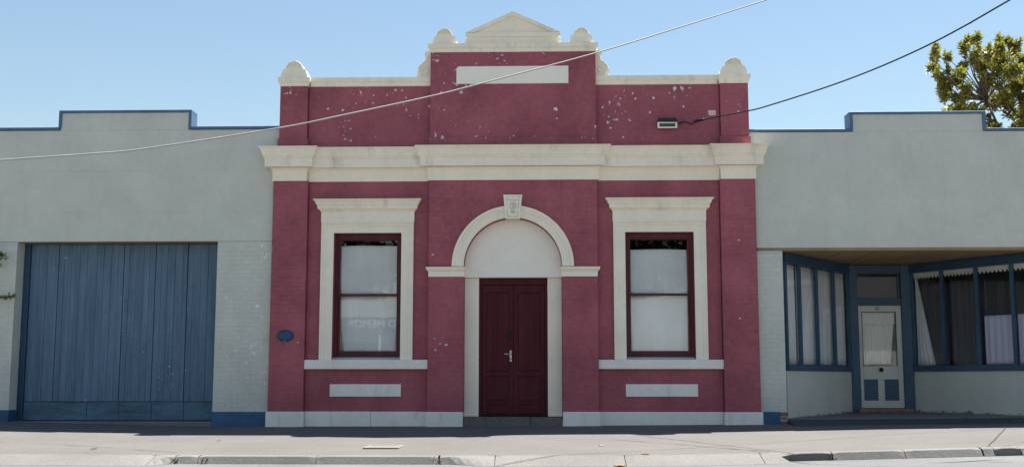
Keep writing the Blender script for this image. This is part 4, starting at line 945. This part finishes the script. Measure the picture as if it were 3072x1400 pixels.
scrap('paper_scrap', 1805, 1330, -.10, .06, 'paper', 'white scrap lying on the footpath right of the maroon door', 'scrap')
scrap('paper_scrap', 657, 1307, -.04, .06, 'paper', 'white scrap at the shadow edge before the left brick pier', 'scrap')
for (u, v, lab) in ((527, 1379, 'dry weed tuft in the kerb joint at the end of the left driveway'), (616, 1377, 'dry weed tuft between two kerb stones right of the left driveway'), (1318, 1371, 'dry weed in the kerb joint before the middle driveway'), (2490, 1366, 'dry weed in the kerb joint right of the middle driveway')):
    q = at(u, v, YK-.16); bm = bmesh.new(); z0 = table(ZK, q.x)-.09
    for i in range(14): add_leaf(bm, Vector((q.x+rnd.gauss(0, .03), YK-.17+rnd.gauss(0, .02), z0+rnd.uniform(-.01, .06))), Vector((rnd.uniform(-1, 1), rnd.uniform(-1, .2), rnd.uniform(.1, 1))), Vector((0, 0, 1)), rnd.uniform(.03, .06), .008)
    bm_obj('weed_tuft', bm, M['leafbrown'], None, label=lab, category='weed', group='weeds in the kerb joints')
bm = bmesh.new()
for i in range(150):
    k = rnd.random()
    if k < .35: s = rnd.random(); p = A2.lerp(B2, s)+n2*rnd.uniform(.02, .15)
    elif k < .55: s = rnd.random(); p = A1.lerp(B1, s)+Vector((B1.y-A1.y, -(B1.x-A1.x), 0)).normalized()*rnd.uniform(.02, .12)
    elif k < .75: p = Vector((rnd.uniform(7.2, 8.5), YB-rnd.uniform(.3, .45), 0))
    else: p = Vector((rnd.uniform(8.4, 10.3), rnd.uniform(-.05, -1.2), 0))
    z0 = lerp(.135, ZF, max(0, p.y)/3)+max(0, p.x-5.3)*.009+.004 if p.y > 0 else lerp(.131+max(0, (p.x-5.3))*.009, gz(p.x, -.75), min(1, -p.y/.75))+.006
    p.z = z0+.004
    add_leaf(bm, p, Vector((rnd.uniform(-1, 1), rnd.uniform(-1, 1), rnd.uniform(0, .5))), Vector((0, 0, 1)), rnd.uniform(.04, .10), .022)
bm_obj('leaf_litter', bm, M['leafbrown'], None, kind='stuff', label='brown leaf litter along the foot of the shop recess', category='leaf litter')
# ================================================================== ACROSS THE STREET (seen mirrored in the glass)
O = thing('opposite_shop', (-1, -30, 0), 'low shop with verandah and lettered fascia across the street, mirrored in the windows', 'building')
M['opp_wall'] = plain('opposite_pale_wall', (.62, .61, .57), .8); M['opp_dark'] = plain('opposite_dark_glass', (.03, .03, .035), .3)
M['opp_sign'] = plain('opposite_fascia', (.09, .092, .095), .7); M['opp_letter'] = plain('opposite_lettering', (.85, .85, .84), .7); M['opp_tree'] = plain('opposite_foliage', (.030, .040, .018), .8, var=.4)
box('wall', -14, 12, -31, -30.6, -.2, 4.6, M['opp_wall'], O, 0)
box('verandah_roof', -14, 3.6, -30.6, -26.9, 3.25, 3.33, M['opp_dark'], O, 0)
sgy = -26.8; k_ = (22.2-sgy)/22.2
box('fascia', -14, 3.6, sgy-.06, sgy, CAM.z+(Z(1100, 987, 0)-CAM.z)*k_, CAM.z+(Z(1100, 948, 0)-CAM.z)*k_, M['opp_sign'], O, 0)
zc = CAM.z+(Z(1100, 970, 0)-CAM.z)*k_; xm = CAM.x+(X(1110, 968, 0)-CAM.x)*k_
text_mesh('fascia_lettering', 'D MEMOR', .47, M['opp_letter'], Matrix.Translation((xm, sgy+.004, zc)) @ Matrix.Rotation(math.pi, 4, 'Z') @ Matrix.Rotation(math.pi/2, 4, 'X'), O)
for i, x in enumerate((-13.5, -10, -6.5, -3, .5, 3.4)): box('verandah_post', x-.05, x+.05, sgy-.16, sgy-.065, -.1, 3.25, M['opp_wall'], O, 0)
for x in (-11.5, -8.0, -4.5, -1.0, 2.0): box('shop_pane', x-1.2, x+1.2, -30.6, -30.55, .5, 2.6, M['opp_dark'], O, 0)
prism('gable', [(4.1, 2.7), (7.3, 2.7), (7.3, 3.55), (4.7, 4.35), (4.1, 3.9)], -27.2, -27.0, plain('opposite_white_gable', (.7, .7, .68), .7), O)
for x in (4.2, 7.2): box('porch_post', x-.06, x+.06, -27.19, -27.05, -.1, 2.7, M['opp_wall'], O, 0)
M['opp_roof'] = plain('opposite_dark_roof', (.045, .042, .05), .7)
W_ = thing('weatherboard_house', (20, -30, 0), 'house with dark slate roof across the street, mirrored in the fanlight', 'house')
box('wall', 13.2, 27, -35, -28.5, -.2, 3.9, M['opp_wall'], W_, 0)
bm = bmesh.new(); q = [bm.verts.new(p) for p in ((12.7, -28.0, 3.91), (27.5, -28.0, 3.91), (27.5, -35.5, 3.91), (12.7, -35.5, 3.91), (16.5, -31.7, 8.6), (23.5, -31.7, 8.6))]
for f in ((0, 1, 5, 4), (1, 2, 5), (2, 3, 4, 5), (3, 0, 4), (0, 3, 2, 1)): bm.faces.new([q[i] for i in f])
bm_obj('roof', bm, M['opp_roof'], W_)
for k, (x, z, r) in enumerate(((-9.5, 6.6, 2.6), (-4.5, 7.6, 3.0), (5.5, 7.2, 2.8), (9.5, 6.8, 2.6))):
    tr_ = thing('street_tree', (x, -36, -.3), ('dark leafy tree over the left end of the shop across the street', 'tall dark tree left of the gable across the street', 'dark tree behind the white gable across the street', 'dark leafy tree at the right end across the street')[k], 'tree', 'trees across the street')
    bm = bmesh.new(); add_tube(bm, [(x, -36, -.3), (x, -36, z-1)], [.25, .15], 7); bm_obj('trunk', bm, M['bark'], tr_)
    bm = bmesh.new()
    for i in range(2600):
        d = Vector((rnd.gauss(0, 1), rnd.gauss(0, 1), rnd.gauss(0, 1))).normalized()*r*rnd.random()**.4; d.z *= .8
        add_leaf(bm, Vector((x, -36, z))+d, Vector((rnd.uniform(-1, 1), rnd.uniform(-1, 1), rnd.uniform(-1, 1))), Vector((0, 0, 1)), .42, .13)
    bm_obj('crown', bm, M['opp_tree'], tr_)
